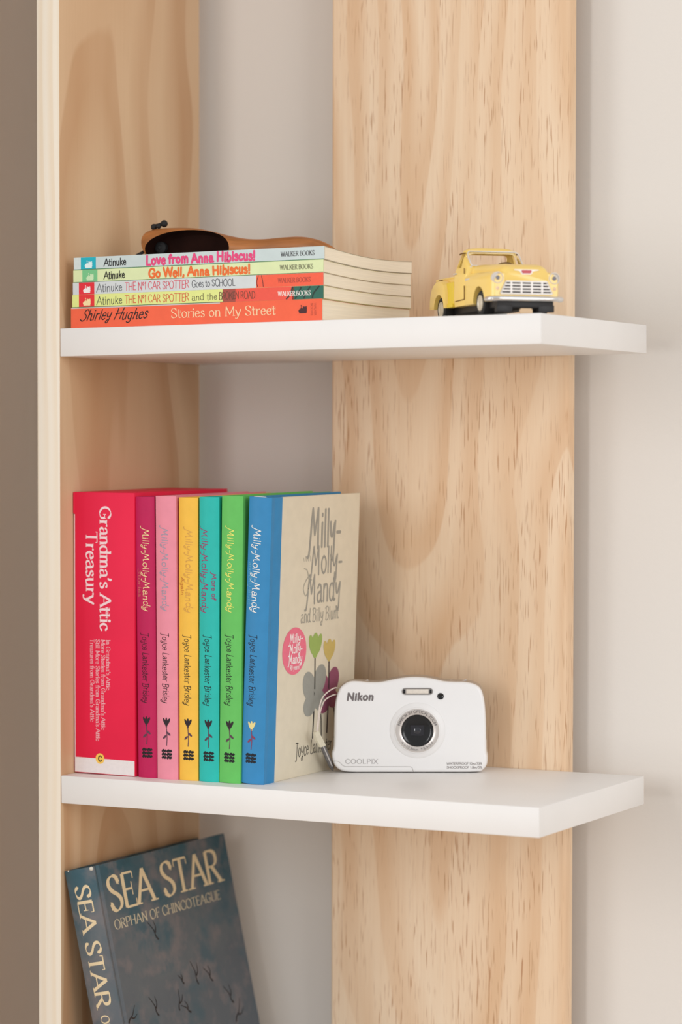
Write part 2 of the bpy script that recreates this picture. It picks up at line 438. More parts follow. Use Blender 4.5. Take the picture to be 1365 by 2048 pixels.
def ell(cx, cy, rx, ry, n=28, rot=0.0):
    c, s = math.cos(rot), math.sin(rot)
    return [(cx+rx*math.cos(2*math.pi*i/n)*c-ry*math.sin(2*math.pi*i/n)*s, cy+rx*math.cos(2*math.pi*i/n)*s+ry*math.sin(2*math.pi*i/n)*c) for i in range(n)]
def rect(x0, x1, y0, y1): return [(x0, y0), (x1, y0), (x1, y1), (x0, y1)]
def stroke_polys(pts, w, k=6):
    q = catmull(pts, k); out = []
    L = []; Rr = []
    for i, p in enumerate(q):
        a = q[max(i-1, 0)]; b = q[min(i+1, len(q)-1)]; d = math.hypot(b[0]-a[0], b[1]-a[1]) or 1
        nx, ny = -(b[1]-a[1])/d, (b[0]-a[0])/d
        t = i/(len(q)-1); hw = 0.5*(w if not isinstance(w, tuple) else w[0]+(w[1]-w[0])*t)
        L.append((p[0]+nx*hw, p[1]+ny*hw)); Rr.append((p[0]-nx*hw, p[1]-ny*hw))
    return [[L[i], L[i+1], Rr[i+1], Rr[i]] for i in range(len(q)-1)]

def ink(rgb): return mat('ink_%d_%d_%d' % rgb, rgb, 0.5, vary=0.03, scale=400, spec=0.3)
SERIF = dict(w=0.17, contrast=0.76, nib=12, serif=0.12)

# ------------------------------------------------------------------ setting
Z1, A1, B1, A2, B2 = 0.3278679476355075, 0.012501528244998806, -0.015065060777104936, 0.011535757601671023, 0.0015131123510208817
SW, SD, WALL_Y, BOARD_Y, UNIT_Y = 0.3873412495829134, 0.18101604086121922, 0.2085, 0.1792, 0.1912
FLOOR_Z = -1.02
def structure(name, bm, m_): return obj(name, bm, m_, None, scale=1, kind='structure')
bm = bmesh.new(); box(bm, -0.35, 3.2, WALL_Y, WALL_Y+0.1, FLOOR_Z, 1.7); structure('wall_back', bm, M_WALL)
bm = bmesh.new(); box(bm, -0.126, 3.2, UNIT_Y+0.0005, WALL_Y, FLOOR_Z, FLOOR_Z+0.11, 0.002); structure('baseboard_back', bm, mat('baseboard_white', (236, 232, 228), 0.5, vary=0.01))
bm = bmesh.new(); box(bm, -0.35, -0.164, -0.24, WALL_Y, FLOOR_Z, 1.7, 0.004); structure('wall_left', bm, M_WALL)
bm = bmesh.new(); box(bm, -2.6, 3.2, -4.2, WALL_Y, FLOOR_Z-0.05, FLOOR_Z); structure('floor', bm, M_FLOOR)

def frame(z0, a, b):
    x = Vector((1, 0, a)).normalized(); y = Vector((0, 1, b)); y = (y-x*y.dot(x)).normalized(); z = x.cross(y)
    mm = Matrix((x, y, z)).transposed().to_4x4(); mm.translation = (0, 0, z0); return mm
F1, F2, F3 = frame(Z1, A1, B1), frame(0, A2, B2), frame(-0.3279, A2, 0.0)
def at(F, x, y, z=0.0, rz=0.0): return F @ Matrix.Translation((x, y, z)) @ Matrix.Rotation(rz, 4, 'Z')

unit = thing('bookshelf', 'tall pine and white corner bookshelf holding the books, camera and toy truck', 'bookshelf', Matrix.Identity(4))
bm = bmesh.new(); box(bm, -0.0203, 0, 0, UNIT_Y, FLOOR_Z, 1.35, 0.0007)
for f in bm.faces:
    if f.normal.y < -0.9: f.material_index = 1
obj('side_panel', bm, [M_SIDE, M_EDGE], unit, scale=1, label='upright pine side board with pale front edge')
bm = bmesh.new(); box(bm, 0.1265, 0.3252, BOARD_Y, UNIT_Y, FLOOR_Z, 1.35)
es = [e for e in bm.edges if abs(e.verts[0].co.z-e.verts[1].co.z) > 1 and e.verts[0].co.y < BOARD_Y+0.001]
bmesh.ops.bevel(bm, geom=es, offset=0.0028, segments=4, profile=0.5, affect='EDGES')
obj('back_panel', bm, M_BACK, unit, scale=1, label='wide pine back board with flecked cathedral grain')
def shelf(F, label):
    def P(x, y, z): return F @ Vector((x, y, z))
    bm = bmesh.new()
    T = 0.0204
    bl = 0.1262
    pts = [(0.0002, 0), (SW, 0), (SW, SD-0.0022), (bl, SD-0.0022), (bl, UNIT_Y), (0.0002, UNIT_Y)]
    lo = [bm.verts.new((x, y, -T)) for x, y in pts]; hi = [bm.verts.new((x, y, 0)) for x, y in pts]
    n = len(pts)
    for i in range(n): bm.faces.new((lo[i], lo[(i+1) % n], hi[(i+1) % n], hi[i]))
    bm.faces.new(lo[::-1]); bm.faces.new(hi)
    bmesh.ops.bevel(bm, geom=bm.edges[:], offset=0.0006, segments=2, profile=0.5, affect='EDGES')
    for v in bm.verts: v.co = P(*v.co)
    return obj('shelf', bm, M_SHELF, unit, scale=1, label=label)
shelf(F1, 'upper white shelf'); shelf(F2, 'middle white shelf'); shelf(F3, 'lower white shelf')

# ------------------------------------------------------------------ paper and book helpers
M_PAGE = mat('page_edges', (245, 233, 212), 0.8, vary=0.045, scale=900, spec=0.1, stretch=(0.02, 0.02, 2.2), bump=0.3)
M_PAGE_V = mat('page_edges_upright', (228, 214, 192), 0.8, vary=0.10, scale=900, spec=0.1, stretch=(2.2, 0.02, 0.02), bump=0.3)
M_CUT = mat('card_edge', (176, 156, 130), 0.8, vary=0.05)
def cover_mat(name, rgb, rough=0.46): return mat(name, rgb, rough, vary=0.03, scale=120, spec=0.22)

def bear(x0, y0, s):
    X = lambda pl: [(x0+s*a, y0+s*b) for a, b in pl]
    return [X(ell(.50, .30, .42, .20)), X(ell(.70, .48, .22, .18)), X(ell(.56, .64, .06, .06)), X(ell(.84, .63, .06, .06)), X(rect(.14, .88, .09, .26)),
            X(rect(.30, .42, .42, .60)), X(ell(.36, .72, .05, .08)), X(rect(.18, .54, .42, .48))]
def waves(x0, y0, w, h):
    out = []
    for c in range(2):
        for r_ in range(3):
            xa = x0+c*w*0.52; ya = y0+h*(0.12+0.30*r_)
            out += stroke_polys([(xa, ya-h*.05), (xa+w*.16, ya+h*.12), (xa+w*.30, ya+h*.02), (xa+w*.46, ya+h*.12)], h*0.20, 4)
    return out

# ------------------------------------------------------------------ the five paperbacks lying on the upper shelf
TOTAL_D = 131.0
def sag(y):
    t = max(0, min(1, y/TOTAL_D)); return 1-0.045*t-0.052*math.sin(math.pi*t)
def paperback(name_label, x_left, length, zb, zt, cov, dep=130.0, yoff=3.0):
    """lying flat: x along the spine, y towards the fore-edge, z up; thickness swells at the spine"""
    root = thing('paperback_book', name_label, 'book', at(F1, x_left*S, yoff*S, zb*S), 'paperbacks in the lying stack')
    def Z(z, y): return z*sag(y)-zb
    ys = [dep*i/14 for i in range(15)]
    c = 0.35
    bm = bmesh.new()
    lo = [(y, Z(zb, y)+0.02) for y in ys]; hi = [(y, Z(zt, y)-0.02) for y in ys]
    outer = lo[::-1]+hi                       # fore-edge bottom -> spine -> fore-edge top
    inner = [(y, z+c) for y, z in lo[1:]]; inner = [(c, lo[0][1]+c)]+inner
    inner_t = [(c, hi[0][1]-c)]+[(y, z-c) for y, z in hi[1:]]
    inn = inner[::-1]+inner_t
    for x in (0,): pass
    rows = []
    for x in (0, length):
        rows.append(([bm.verts.new((x, y, z)) for y, z in outer], [bm.verts.new((x, y, z)) for y, z in inn]))
    n = len(outer)
    for i in range(n-1):
        bm.faces.new((rows[0][0][i], rows[0][0][i+1], rows[1][0][i+1], rows[1][0][i]))
        bm.faces.new((rows[0][1][i], rows[0][1][i+1], rows[1][1][i+1], rows[1][1][i]))
        for k in (0, 1): bm.faces.new((rows[k][0][i], rows[k][0][i+1], rows[k][1][i+1], rows[k][1][i]))
    for e in (0, n-1): bm.faces.new((rows[0][0][e], rows[1][0][e], rows[1][1][e], rows[0][1][e]))
    for f in bm.faces:
        if abs(f.calc_center_median().x-length) < 0.01: f.material_index = 1
    obj('cover', bm, [cov, M_CUT], root)
    bm = bmesh.new()
    pl = [(y, z+c) for y, z in lo]; ph = [(y, z-c) for y, z in hi]
    pl[0] = (c, pl[0][1]); ph[0] = (c, ph[0][1])
    prism(bm, pl+ph[::-1], 'x', 0.4, length-0.35)
    obj('page_block', bm, M_PAGE, root)
    return root
def on_spine(off=0.07): return lambda s, v: (s, -off, v)
def spine_text(root, name, s, x0, x1, v, size, rgb, off=0.10, **st):
    decal(name, text_polys(s, size, fit=(x1-x0), **st), lambda a, b: (x0+a, -off, v+b), ink(rgb), root)
def spine_panel(root, name, x0, x1, v0, v1, rgb, off=0.05):
    return decal(name, [rect(x0, x1, v0, v1)], on_spine(off), ink(rgb), root)
HAND = dict(w=0.11, jitter=0.05, slant=0.06)
BOLD = dict(w=0.26, jitter=0.06, track=0.10)
FINE = dict(w=0.085, jitter=0.05)
CAPS = dict(w=0.15, contrast=0.6, nib=15, serif=0.07, track=0.12)
def badge(root, x0, x1, h, rgb, bc):
    p = spine_panel(root, 'publisher_badge', x0, x1, 0.05, h-0.05, rgb)
    decal('bear_emblem', bear(x0+(x1-x0)*0.5-h*0.42, h*0.06, h*0.88), lambda a, b: (a, -0.10, b), ink(bc), p)

XL = 7.8
b5 = paperback('thick orange paperback at the bottom of the lying stack, titled in cream serif letters', XL+0.1, 211.2, 0, 15.0, cover_mat('cover_orange', (246, 104, 70)))
spine_text(b5, 'author_name', 'Shirley Hughes', 8.5, 66, 5.6, 7.6, (40, 26, 24), font=SCRIPT, w=0.12, slant=0.42, jitter=0.05, contrast=0.35, nib=40)
spine_text(b5, 'title', 'Stories on My Street', 86.7, 173.8, 5.2, 6.6, (252, 214, 170), **dict(SERIF, w=0.13))
decal('bear_emblem', bear(191.5, 4.6, 8.2), on_spine(0.1), ink((70, 30, 34)), b5)
def vert(x0, v): return lambda a, b: (x0+b, -0.1, v-a)
for j, wd in enumerate(('WALKER', 'BOOKS')):
    decal('publisher_name', text_polys(wd, 1.5, fit=8.6, w=0.14), (lambda a, b, j=j: (202.2+(1-j)*2.7+b, -0.1, 12.2-a)), ink((196, 84, 62)), b5)
spine_panel(b5, 'top_stripe', 0.3, 128, 14.25, 14.9, (206, 206, 204))

b4 = paperback('yellow-green paperback with orange and dark green spine end, second from the stack bottom', XL+1.4, 211.1, 15.0, 24.3, cover_mat('cover_lime', (229, 236, 146)))
spine_panel(b4, 'spine_print', 130.4-1.4, 141.0-1.4, 0.05, 9.2, (166, 76, 64)); spine_panel(b4, 'spine_print', 139.5, 187.2, 0.05, 9.2, (240, 88, 70))
gp = spine_panel(b4, 'spine_print', 185.8, 211.0, 0.05, 9.2, (44, 104, 88))
decal('brush_marks', sum([stroke_polys([(181+7*i, 0.5), (184.5+6.2*i, 4), (186+7.2*i, 8.8)], 1.1, 4) for i in range(4)], []), on_spine(0.08), ink((34, 52, 46)), b4)
badge(b4, 5.8, 19.4, 9.2, (232, 48, 52), (250, 226, 170))
spine_text(b4, 'author_name', 'Atinuke', 21.3, 43.8, 1.6, 5.8, (84, 88, 70), **FINE)
spine_text(b4, 'title', 'THE Nº1 CAR SPOTTER', 46, 100.6, 1.9, 5.5, (222, 96, 60), **FINE)
spine_text(b4, 'title', 'and the', 103, 124.5, 2.1, 4.6, (104, 96, 66), **FINE)
spine_text(b4, 'title', 'BROKEN ROAD', 126, 155.8, 2.0, 5.2, (110, 66, 50), **FINE)
spine_text(b4, 'publisher_name', 'WALKER BOOKS', 174.5, 200.7, 2.8, 3.2, (250, 244, 236), **CAPS)
spine_panel(b4, 'back_cover_edge', 0.2, 130, 0.02, 0.45, (70, 130, 90), 0.06)

b3 = paperback('pale grey paperback with red badge and orange spine end, middle of the lying stack', XL+1.9, 210.5, 24.3, 33.2, cover_mat('cover_pale_grey', (214, 219, 220)))
spine_panel(b3, 'spine_print', 156.1, 210.4, 0.05, 8.8, (246, 98, 68)); badge(b3, 5.3, 18.9, 8.8, (230, 42, 56), (248, 240, 238))
decal('outline_marks', stroke_polys([(158, 8.6), (156.6, 4), (157.5, 0.4)], 0.5)+stroke_polys([(160.5, 8.6), (161.5, 4), (162, 0.4)], 0.5), on_spine(0.09), ink((90, 40, 40)), b3)
spine_text(b3, 'author_name', 'Atinuke', 20.7, 43.3, 1.6, 5.8, (92, 94, 98), **FINE)
spine_text(b3, 'title', 'THE Nº1 CAR SPOTTER', 45.5, 100.1, 1.9, 5.5, (226, 88, 104), **FINE)
spine_text(b3, 'title', 'Goes to SCHOOL', 102.6, 138.9, 2.2, 5.0, (84, 86, 92), **FINE)
spine_text(b3, 'publisher_name', 'WALKER BOOKS', 174, 200.2, 2.8, 3.2, (176, 70, 58), **CAPS)

b2 = paperback('pale yellow-green paperback with orange bubble title, second from the stack top', XL+2.3, 210.1, 33.2, 42.2, cover_mat('cover_pale_lime', (224, 235, 182)))
badge(b2, 8.0, 21.2, 8.9, (122, 200, 140), (206, 234, 190))
spine_text(b2, 'author_name', 'Atinuke', 26.9, 45.1, 2.0, 5.2, (28, 26, 24), w=0.14, jitter=0.05)
spine_text(b2, 'title', 'Go Well, Anna Hibiscus!', 65.7, 150.8, 1.7, 5.9, (240, 112, 44), **BOLD)
spine_text(b2, 'publisher_name', 'WALKER BOOKS', 175.2, 201.8, 2.9, 3.2, (112, 112, 84), **CAPS)
spine_panel(b2, 'back_cover_edge', 0.2, 209.9, 0.02, 0.40, (84, 120, 72), 0.06)

b1 = paperback('pale blue-grey paperback with pink bubble title, topmost of the lying stack', XL+2.8, 210.4, 42.2, 51.4, cover_mat('cover_ice_grey', (204, 217, 216)))
badge(b1, 6.2, 19.4, 9.1, (22, 180, 198), (228, 246, 246))
spine_panel(b1, 'spine_print', 0.2, 6.2, 0.5, 9.1, (216, 226, 224), 0.045)
spine_text(b1, 'author_name', 'Atinuke', 26.4, 45.9, 2.3, 5.2, (30, 28, 30), w=0.14, jitter=0.05)
spine_text(b1, 'title', 'Love from Anna Hibiscus!', 63.1, 154.4, 1.9, 6.2, (232, 72, 128), **BOLD)
spine_text(b1, 'publisher_name', 'WALKER BOOKS', 175.5, 202.4, 3.2, 3.2, (70, 68, 70), **CAPS)
spine_panel(b1, 'back_cover_edge', 0.2, 210.2, 0.02, 0.55, (74, 128, 84), 0.06)

# ------------------------------------------------------------------ wooden scoop on the stack
M_SCOOP = mat('scoop_wood', (172, 106, 52), 0.42, vary=0.30, scale=60, stretch=(0.35, 3, 3))
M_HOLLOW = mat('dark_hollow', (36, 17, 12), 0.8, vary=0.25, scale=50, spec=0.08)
M_CORD = mat('black_cord', (24, 22, 22), 0.7, vary=0.2, scale=900, bump=0.5)
scoop = thing('wooden_scoop', 'carved brown wooden scoop with dark hollow and black cord on the paperback stack', 'scoop', at(F1, 0.0430, 0.046, 0.0492, R(4)))
secs = []
for x, zc, rz, ry in ((0, 15, 3, 3), (1.5, 14.6, 6.4, 6), (5, 13.2, 10, 9), (12, 12.6, 12, 11), (28, 12.4, 12.4, 12.5), (45, 11.8, 11.8, 12.5), (58, 10.4, 10.4, 11.5), (72, 8.6, 8.6, 9.8), (86, 7.3, 7.2, 8), (100, 6.9, 6.9, 7.5), (116, 7.3, 7.2, 7.6), (130, 7.3, 7.1, 7.6), (142, 6.0, 6.0, 6.8), (150, 4.4, 4.4, 5.6), (155, 2.9, 3.0, 4.2), (157.5, 1.8, 1.6, 2)):
    secs.append((x, 0.0, zc, ry, rz))
secs = catmull(secs, 3)
bm = bmesh.new()
loft(bm, [[(x, y+ry*math.cos(2*math.pi*i/28), z+rz*math.sin(2*math.pi*i/28)) for i in range(28)] for x, y, z, ry, rz in secs])
body = obj('scoop_body', bm, [M_SCOOP, M_HOLLOW], scoop)
bm = bmesh.new()
rows = []
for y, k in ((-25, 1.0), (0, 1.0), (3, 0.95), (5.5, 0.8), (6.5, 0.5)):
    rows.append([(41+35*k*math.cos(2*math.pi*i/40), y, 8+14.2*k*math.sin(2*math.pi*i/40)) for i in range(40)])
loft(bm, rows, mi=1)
cut = obj('cutter', bm, [M_SCOOP, M_HOLLOW], scoop)
bpy.context.view_layer.update()
boolean(body, [cut])
bm = bmesh.new()
for c, r_ in (((9.5, -1, 26.0), 2.4), ((14, -2, 26.4), 2.0), ((17.5, 0, 28.2), 2.7)):
    bmesh.ops.create_icosphere(bm, subdivisions=2, radius=r_, matrix=Matrix.Translation(c))
tube(bm, [(9, -1, 26.5), (13, -1.5, 27), (18, 0, 28.6)], 1.4)
obj('cord_knot', bm, M_CORD, scoop)
bm = bmesh.new()
lathe(bm, [(0, -3.2), (2.6, -3.2), (4.4, -2.2), (4.4, 0.5), (4.0, 2), (0, 2)], (13.5, 3.5, 11), 'y', 20)
lathe(bm, [(0, -4.0), (1.1, -4.0), (1.7, -3.4), (1.7, -3)], (13.5, 3.5, 11), 'y', 12)
obj('cord_bead', bm, M_CORD, scoop)
bm = bmesh.new()
tube(bm, catmull([(6, 3, 14), (2, -3, 8), (-3, -5, 5), (-7, -6, 1.2), (-12, -5, 1.1)], 5), 1.2)
obj('cord_end', bm, M_CORD, scoop)

# ------------------------------------------------------------------ standing books on the middle shelf
rc = thing('boxed_book_set', 'wide red slipcase book set with white serif title, leftmost on the middle shelf', 'book set', at(F2, 0.0009, 0.0165, 0.0008) @ Matrix.Rotation(A2, 4, 'Y'))
M_RED = mat('slipcase_red', (238, 34, 74), 0.48, vary=0.07, scale=14, spec=0.22)
bm = bmesh.new(); box(bm, 0, 53.6, 0, 129, 0, 207.3, 0.5); obj('slipcase', bm, M_RED, rc)
wb = decal('white_band', [rect(0.4, 53.2, 0.5, 11.4)], lambda a, b: (a, -0.08, b), ink((238, 230, 228)), rc)
decal('white_edge', [rect(0.3, 1.0, 11.4, 191)], lambda a, b: (a, -0.08, b), ink((250, 220, 222)), rc)
bm = bmesh.new(); box(bm, -0.5, 1.4, -0.35, 0.05, 191.5, 207.0, 0.1, 1); obj('corner_flap', bm, M_RED, rc)
vt = lambda x0, ztop: (lambda a, b: (x0+b, -0.10, ztop-a))
decal('title', text_polys("Grandma's Attic", 9.6, fit=91.0, **dict(SERIF, w=0.18, serif=0.10)), vt(23.2, 197.0), ink((252, 222, 226)), rc)
decal('title', text_polys("Treasury", 9.6, fit=53.5, **dict(SERIF, w=0.18, serif=0.10)), vt(11.0, 178.6), ink((252, 222, 226)), rc)
for i, (t, L, x0) in enumerate((("In Grandma's Attic", 37, 28.6), ("More Stories from Grandma's Attic", 66.5, 24.1), ("Still More Stories from Grandma's Attic", 75, 19.3), ("Treasures from Grandma's Attic", 61, 14.4))):
    decal('subtitle', text_polys(t, 3.5, fit=L, **dict(SERIF, w=0.15)), vt(x0, 99.3), ink((246, 190, 198)), rc)
bd = decal('publisher_badge', [ell(22.8, 11.4, 3.9, 3.9)], lambda a, b: (a, -0.12, b), ink((252, 204, 92)), rc)
decal('letter_mark', text_polys('C', 3.8, w=0.24), lambda a, b: (21.3+a, -0.16, 9.5+b), ink((50, 34, 30)), bd)

def hardcover(label, x_bot, lean, t, h, dep, y0, spine_rgb, name, front_rgb=None, wrap=0.0, bulge=1.7, z0=0.0, group='hardbacks in a row', F=None, rough=0.44, groove=0.45):
    """standing: x across the spine, y towards the fore-edge, z up; lean tips the top to +x"""
    F = F or F2
    mm = at(F, x_bot*S, y0*S, z0*S) @ Matrix.Translation((t*S if lean > 0 else 0, 0, 0)) @ Matrix.Rotation(lean, 4, 'Y') @ Matrix.Translation((-t*S if lean > 0 else 0, 0, 0))
    root = thing('hardback_book', label, 'book', mm, group)
    cm = cover_mat('cover_'+name, spine_rgb, rough)
    sp = lambda x: bulge*(2*x/t-1)**2      # y of the spine face: 0 at the middle, bulge at the joints
    th = 2.0
    sx = [t*i/12 for i in range(13)]
    g = groove
    outer = [(0, dep), (0, 9.5), (g, 7.4), (g*.6, 5.2), (0, 4.2)]+[(x, sp(x)) for x in sx]+[(t, 4.2), (t-g*.6, 5.2), (t-g, 7.4), (t, 9.5), (t, dep)]
    inner = [(th, dep), (th, 9.5), (th, 7.4), (th, 5.2), (th, 4.2)]+[(th+(t-2*th)*i/12, sp(th)+1.2) for i in range(13)]+[(t-th, 4.2), (t-th, 5.2), (t-th, 7.4), (t-th, 9.5), (t-th, dep)]
    if front_rgb and wrap:
        k = len(outer)-1
        outer_a = outer[:k]+[(t, wrap)]; inner_a = inner[:k]+[(t-th, wrap)]
        bm = bmesh.new(); box(bm, t-th, t, wrap, dep, 0, h, 0.35, 1)
        obj('front_cover', bm, cover_mat('front_'+name, front_rgb, 0.45), root, label='cream front cover')
    else: outer_a, inner_a = outer, inner
    bm = bmesh.new()
    rows = [([bm.verts.new((x, y, z)) for x, y in outer_a], [bm.verts.new((x, y, z)) for x, y in inner_a]) for z in (0, h)]
    for i in range(len(outer_a)-1):
        bm.faces.new((rows[0][0][i], rows[0][0][i+1], rows[1][0][i+1], rows[1][0][i]))
        bm.faces.new((rows[0][1][i], rows[0][1][i+1], rows[1][1][i+1], rows[1][1][i]))
        for k in (0, 1): bm.faces.new((rows[k][0][i], rows[k][0][i+1], rows[k][1][i+1], rows[k][1][i]))
    for e in (0, len(outer_a)-1): bm.faces.new((rows[0][0][e], rows[1][0][e], rows[1][1][e], rows[0][1][e]))
    obj('cover', bm, cm, root, ang=0.5)
    bm = bmesh.new(); box(bm, th+0.05, t-th-0.05, sp(th)+1.4, dep-3, 2.4, h-2.6, 0.0)
    obj('page_block', bm, M_PAGE_V, root)
    return root, sp

def spine_words(root, sp, name, s, xb, ztop, size, L, rgb, **st):
    st.setdefault('subdiv', 3)
    decal(name, text_polys(s, size, fit=L, **st), lambda a, b: (xb+b, sp(xb+b)-0.12, ztop-a), ink(rgb), root)

SCR = dict(font=SCRIPT, w=0.115, slant=0.10, jitter=0.04, contrast=0.3, nib=60)
AUT = dict(font=SCRIPT, w=0.075, slant=0.05, jitter=0.06)
def motif(root, sp, xc, z0, h, c1, c2):
    """plain flower stand-in for the small picture on the spine"""
    st = lambda s, v: (xc+s, sp(xc+s)-0.12, z0+v)
    decal('flower_print', stroke_polys([(0, 0), (0.4, h*.3), (-0.2, h*.7)], 0.6)+[ell(-1.6, h*.30, 2.0, 0.8, 12, 0.7), ell(1.7, h*.42, 2.0, 0.8, 12, -0.7+math.pi)], st, ink(c1), root)
    decal('flower_print', [ell(-0.1, h*.80, 1.0, h*.18, 12), ell(-1.5, h*.82, 1.0, h*.15, 12, 0.5), ell(1.3, h*.82, 1.0, h*.15, 12, -0.5)], st, ink(c2), root)

specs = [
 # label, x_bottom, lean deg, thickness, height, y0, rgb, key, title rgb, extra (text, offset side, ztop, L, rgb), title x offset
 ('crimson hardback with gold script title, first hardback beside the red slipcase', 56.9, 0.05, 16.3, 204.8, 16.0, (196, 28, 88), 'crimson', (250, 222, 164), ('Stories', -1, 152, 20, (222, 120, 110))),
 ('rose pink hardback with silver script title, between the crimson and yellow books', 74.1, 0.3, 17.4, 205.4, 15.0, (240, 148, 166), 'rose_pink', (160, 160, 178), None),
 ('yellow hardback with faint gold script title, between the pink and teal books', 92.4, 0.6, 16.0, 204.4, 16.0, (250, 196, 76), 'yellow', (222, 168, 80), ('Again', -1, 147, 13, (206, 130, 50))),
 ('teal hardback with magenta script title, between the yellow and green books', 109.3, 0.75, 16.6, 204.8, 16.0, (42, 190, 180), 'teal', (166, 30, 100), ('More of', 1, 150, 19, (156, 40, 100))),
 ('green hardback with yellow script title, between the teal and blue books', 126.3, 1.35, 17.6, 205.6, 16.0, (104, 196, 98), 'green', (246, 240, 120), None),
]
for lab, xb, ln, t, h, y0, rgb, key, trgb, extra in specs:
    root, sp = hardcover(lab, xb, R(ln), t, h, 128, y0, rgb, key)
    xo = 3.6 if not extra else (5.4 if extra[1] < 0 else 2.4)
    spine_words(root, sp, 'title', 'Milly-Molly-Mandy', t*(0.34 if not extra else 0.42 if extra[1] < 0 else 0.16), h-23, 5.2, 60, trgb, **SCR)
    if extra:
        spine_words(root, sp, 'title', extra[0], (2.0 if extra[1] < 0 else t-5.2), extra[2], 3.2, extra[3], extra[4], font=SCRIPT, w=0.14)
    arg = (24, 22, 26) if key != 'crimson' else (58, 8, 34)
    spine_words(root, sp, 'author_name', 'Joyce Lankester Brisley', t*0.34, h-99, 5.4, 51, arg, **AUT)
    decal('publisher_emblem', waves(0, 0, 8.4, 8.0), (lambda a, b, sp=sp, t=t: (t*0.28+a, sp(t*0.28+a)-0.12, 14.5+b)), ink((20, 20, 24)), root)
    motif(root, sp, t*0.52, 24.5, 21, (92, 60, 78), (40, 26, 34))

root, sp = hardcover('blue-spined hardback with cream front cover and grey script title, right end of row', 143.6, R(2.65), 18.6, 204.8, 131, 17.6, (56, 138, 192), 'sky_blue', front_rgb=(226, 216, 194), wrap=16.5)
spine_words(root, sp, 'title', 'Milly-Molly-Mandy', 5.4, 205.6-23, 5.8, 60, (244, 244, 240), **SCR)
spine_words(root, sp, 'title', 'and Billy Blunt', 1.6, 158, 3.0, 30, (110, 184, 216), font=SCRIPT, w=0.10)
spine_words(root, sp, 'author_name', 'Joyce Lankester Brisley', 5.2, 205.6-99, 5.4, 51, (22, 30, 48), **AUT)
decal('publisher_emblem', waves(0, 0, 8.4, 8.0), lambda a, b: (4.2+a, sp(4.2+a)-0.12, 14.5+b), ink((20, 24, 34)), root)
motif(root, sp, 8.4, 24.5, 21, (140, 60, 90), (236, 220, 150))
t = 18.6
fc = lambda y0, z0, off=0.12: (lambda a, b: (t+off, y0+a, z0+b))
GREY = (160, 157, 148)
def cover_words(name, s, y0, z0, size, L, rgb, off=0.12, **st):
    return decal(name, text_polys(s, size, fit=L, **st), fc(y0, z0, off), ink(rgb), root)
TS = dict(w=0.088, font=dict(SCRIPT, **{'M': (90, "~-16,-26 -4,-22 6,20 13,64 22,104|22,104 42,34|42,34 68,104|68,104 73,-4"), 'y': (54, "~6,64 10,34 22,26 40,60|~46,66 40,20 36,-26 24,-40 16,-26")}))
cover_words('title', 'Milly-', 57, 167.0, 27, 46, GREY, **TS)
cover_words('title', 'Molly-', 60.5, 147.5, 19, 46, GREY, **TS)
cover_words('title', 'Mandy', 55.5, 126.5, 19.5, 50, GREY, **TS)
cover_words('title', 'and Billy Blunt', 47.5, 112.5, 9.5, 56, (168, 164, 152), w=0.085, font=SCRIPT)
decal('flourish', stroke_polys([(50, 152), (55, 150), (58, 140), (54, 132), (50, 138), (56, 145), (62, 143)], 0.9)+sum([stroke_polys([(49+i*3.2, 160+(i % 2)), (50+i*3.0, 157)], 0.5) for i in range(4)], []), fc(0, 0), ink((176, 172, 158)), root)
st = decal('sticker', [ell(39.6, 92.8, 17.2, 17.2, 40)], fc(0, 0, 0.14), ink((238, 118, 142)), root, label='pink round sticker with white lettering')
for s, y0, z0, L in (('Milly-', 32.5, 99, 18.5), ('Molly-', 32.5, 91.5, 18.5), ('Mandy', 32, 84, 19)):
    decal('sticker_lettering', text_polys(s, 6.2, fit=L, w=0.14, font=SCRIPT), fc(y0, z0, 0.18), ink((252, 240, 240)), st)
decal('sticker_lettering', text_polys('90 years!', 3.4, fit=14, w=0.13), fc(33.5, 79.2, 0.18), ink((252, 240, 240)), st)
cover_words('author_name', 'Joyce Lankester Brisley', 45.5, 15.0, 10.0, 78, (44, 42, 38), w=0.06, font=SCRIPT, jitter=0.05)
# plain flower picture standing in for the cover illustration
def flower(y0, z0, h, w, head, body_, stem):
    q = lambda pl: [pl]
    decal('cover_print', stroke_polys([(y0, z0), (y0+1, z0+h*.4), (y0, z0+h*.8)], 1.6)+stroke_polys([(y0+w*.5, z0), (y0+w*.4, z0+h*.25), (y0, z0+h*.45)], 1.2), fc(0, 0, 0.12), ink(stem), root)
    decal('cover_print', [ell(y0-w*.28, z0+h*.50, w*.34, h*.15, 20, 0.5), ell(y0+w*.30, z0+h*.55, w*.34, h*.15, 20, -0.5), ell(y0-w*.22, z0+h*.32, w*.36, h*.10, 20, 0.4), ell(y0+w*.3, z0+h*.36, w*.32, h*.10, 20, -0.6)], fc(0, 0, 0.14), ink(body_), root)
    decal('cover_print', [ell(y0, z0+h*.88, w*.20, h*.12, 20), ell(y0-w*.2, z0+h*.89, w*.14, h*.10, 20, 0.4), ell(y0+w*.2, z0+h*.89, w*.14, h*.10, 20, -0.4)], fc(0, 0, 0.16), ink(head), root)
flower(70, 26, 78, 26, (158, 182, 100), (158, 158, 150), (54, 52, 50))
flower(91, 28, 70, 24, (206, 182, 108), (150, 84, 110), (64, 46, 52))
# cap and tail bands that show the worn head of the blue spine
bm = bmesh.new(); tube(bm, [(3.4, 2.6, 204.4), (8.3, 2.0, 204.6), (13.2, 2.6, 204.4)], 0.7, 8); obj('head_band', bm, ink((232, 226, 214)), root)

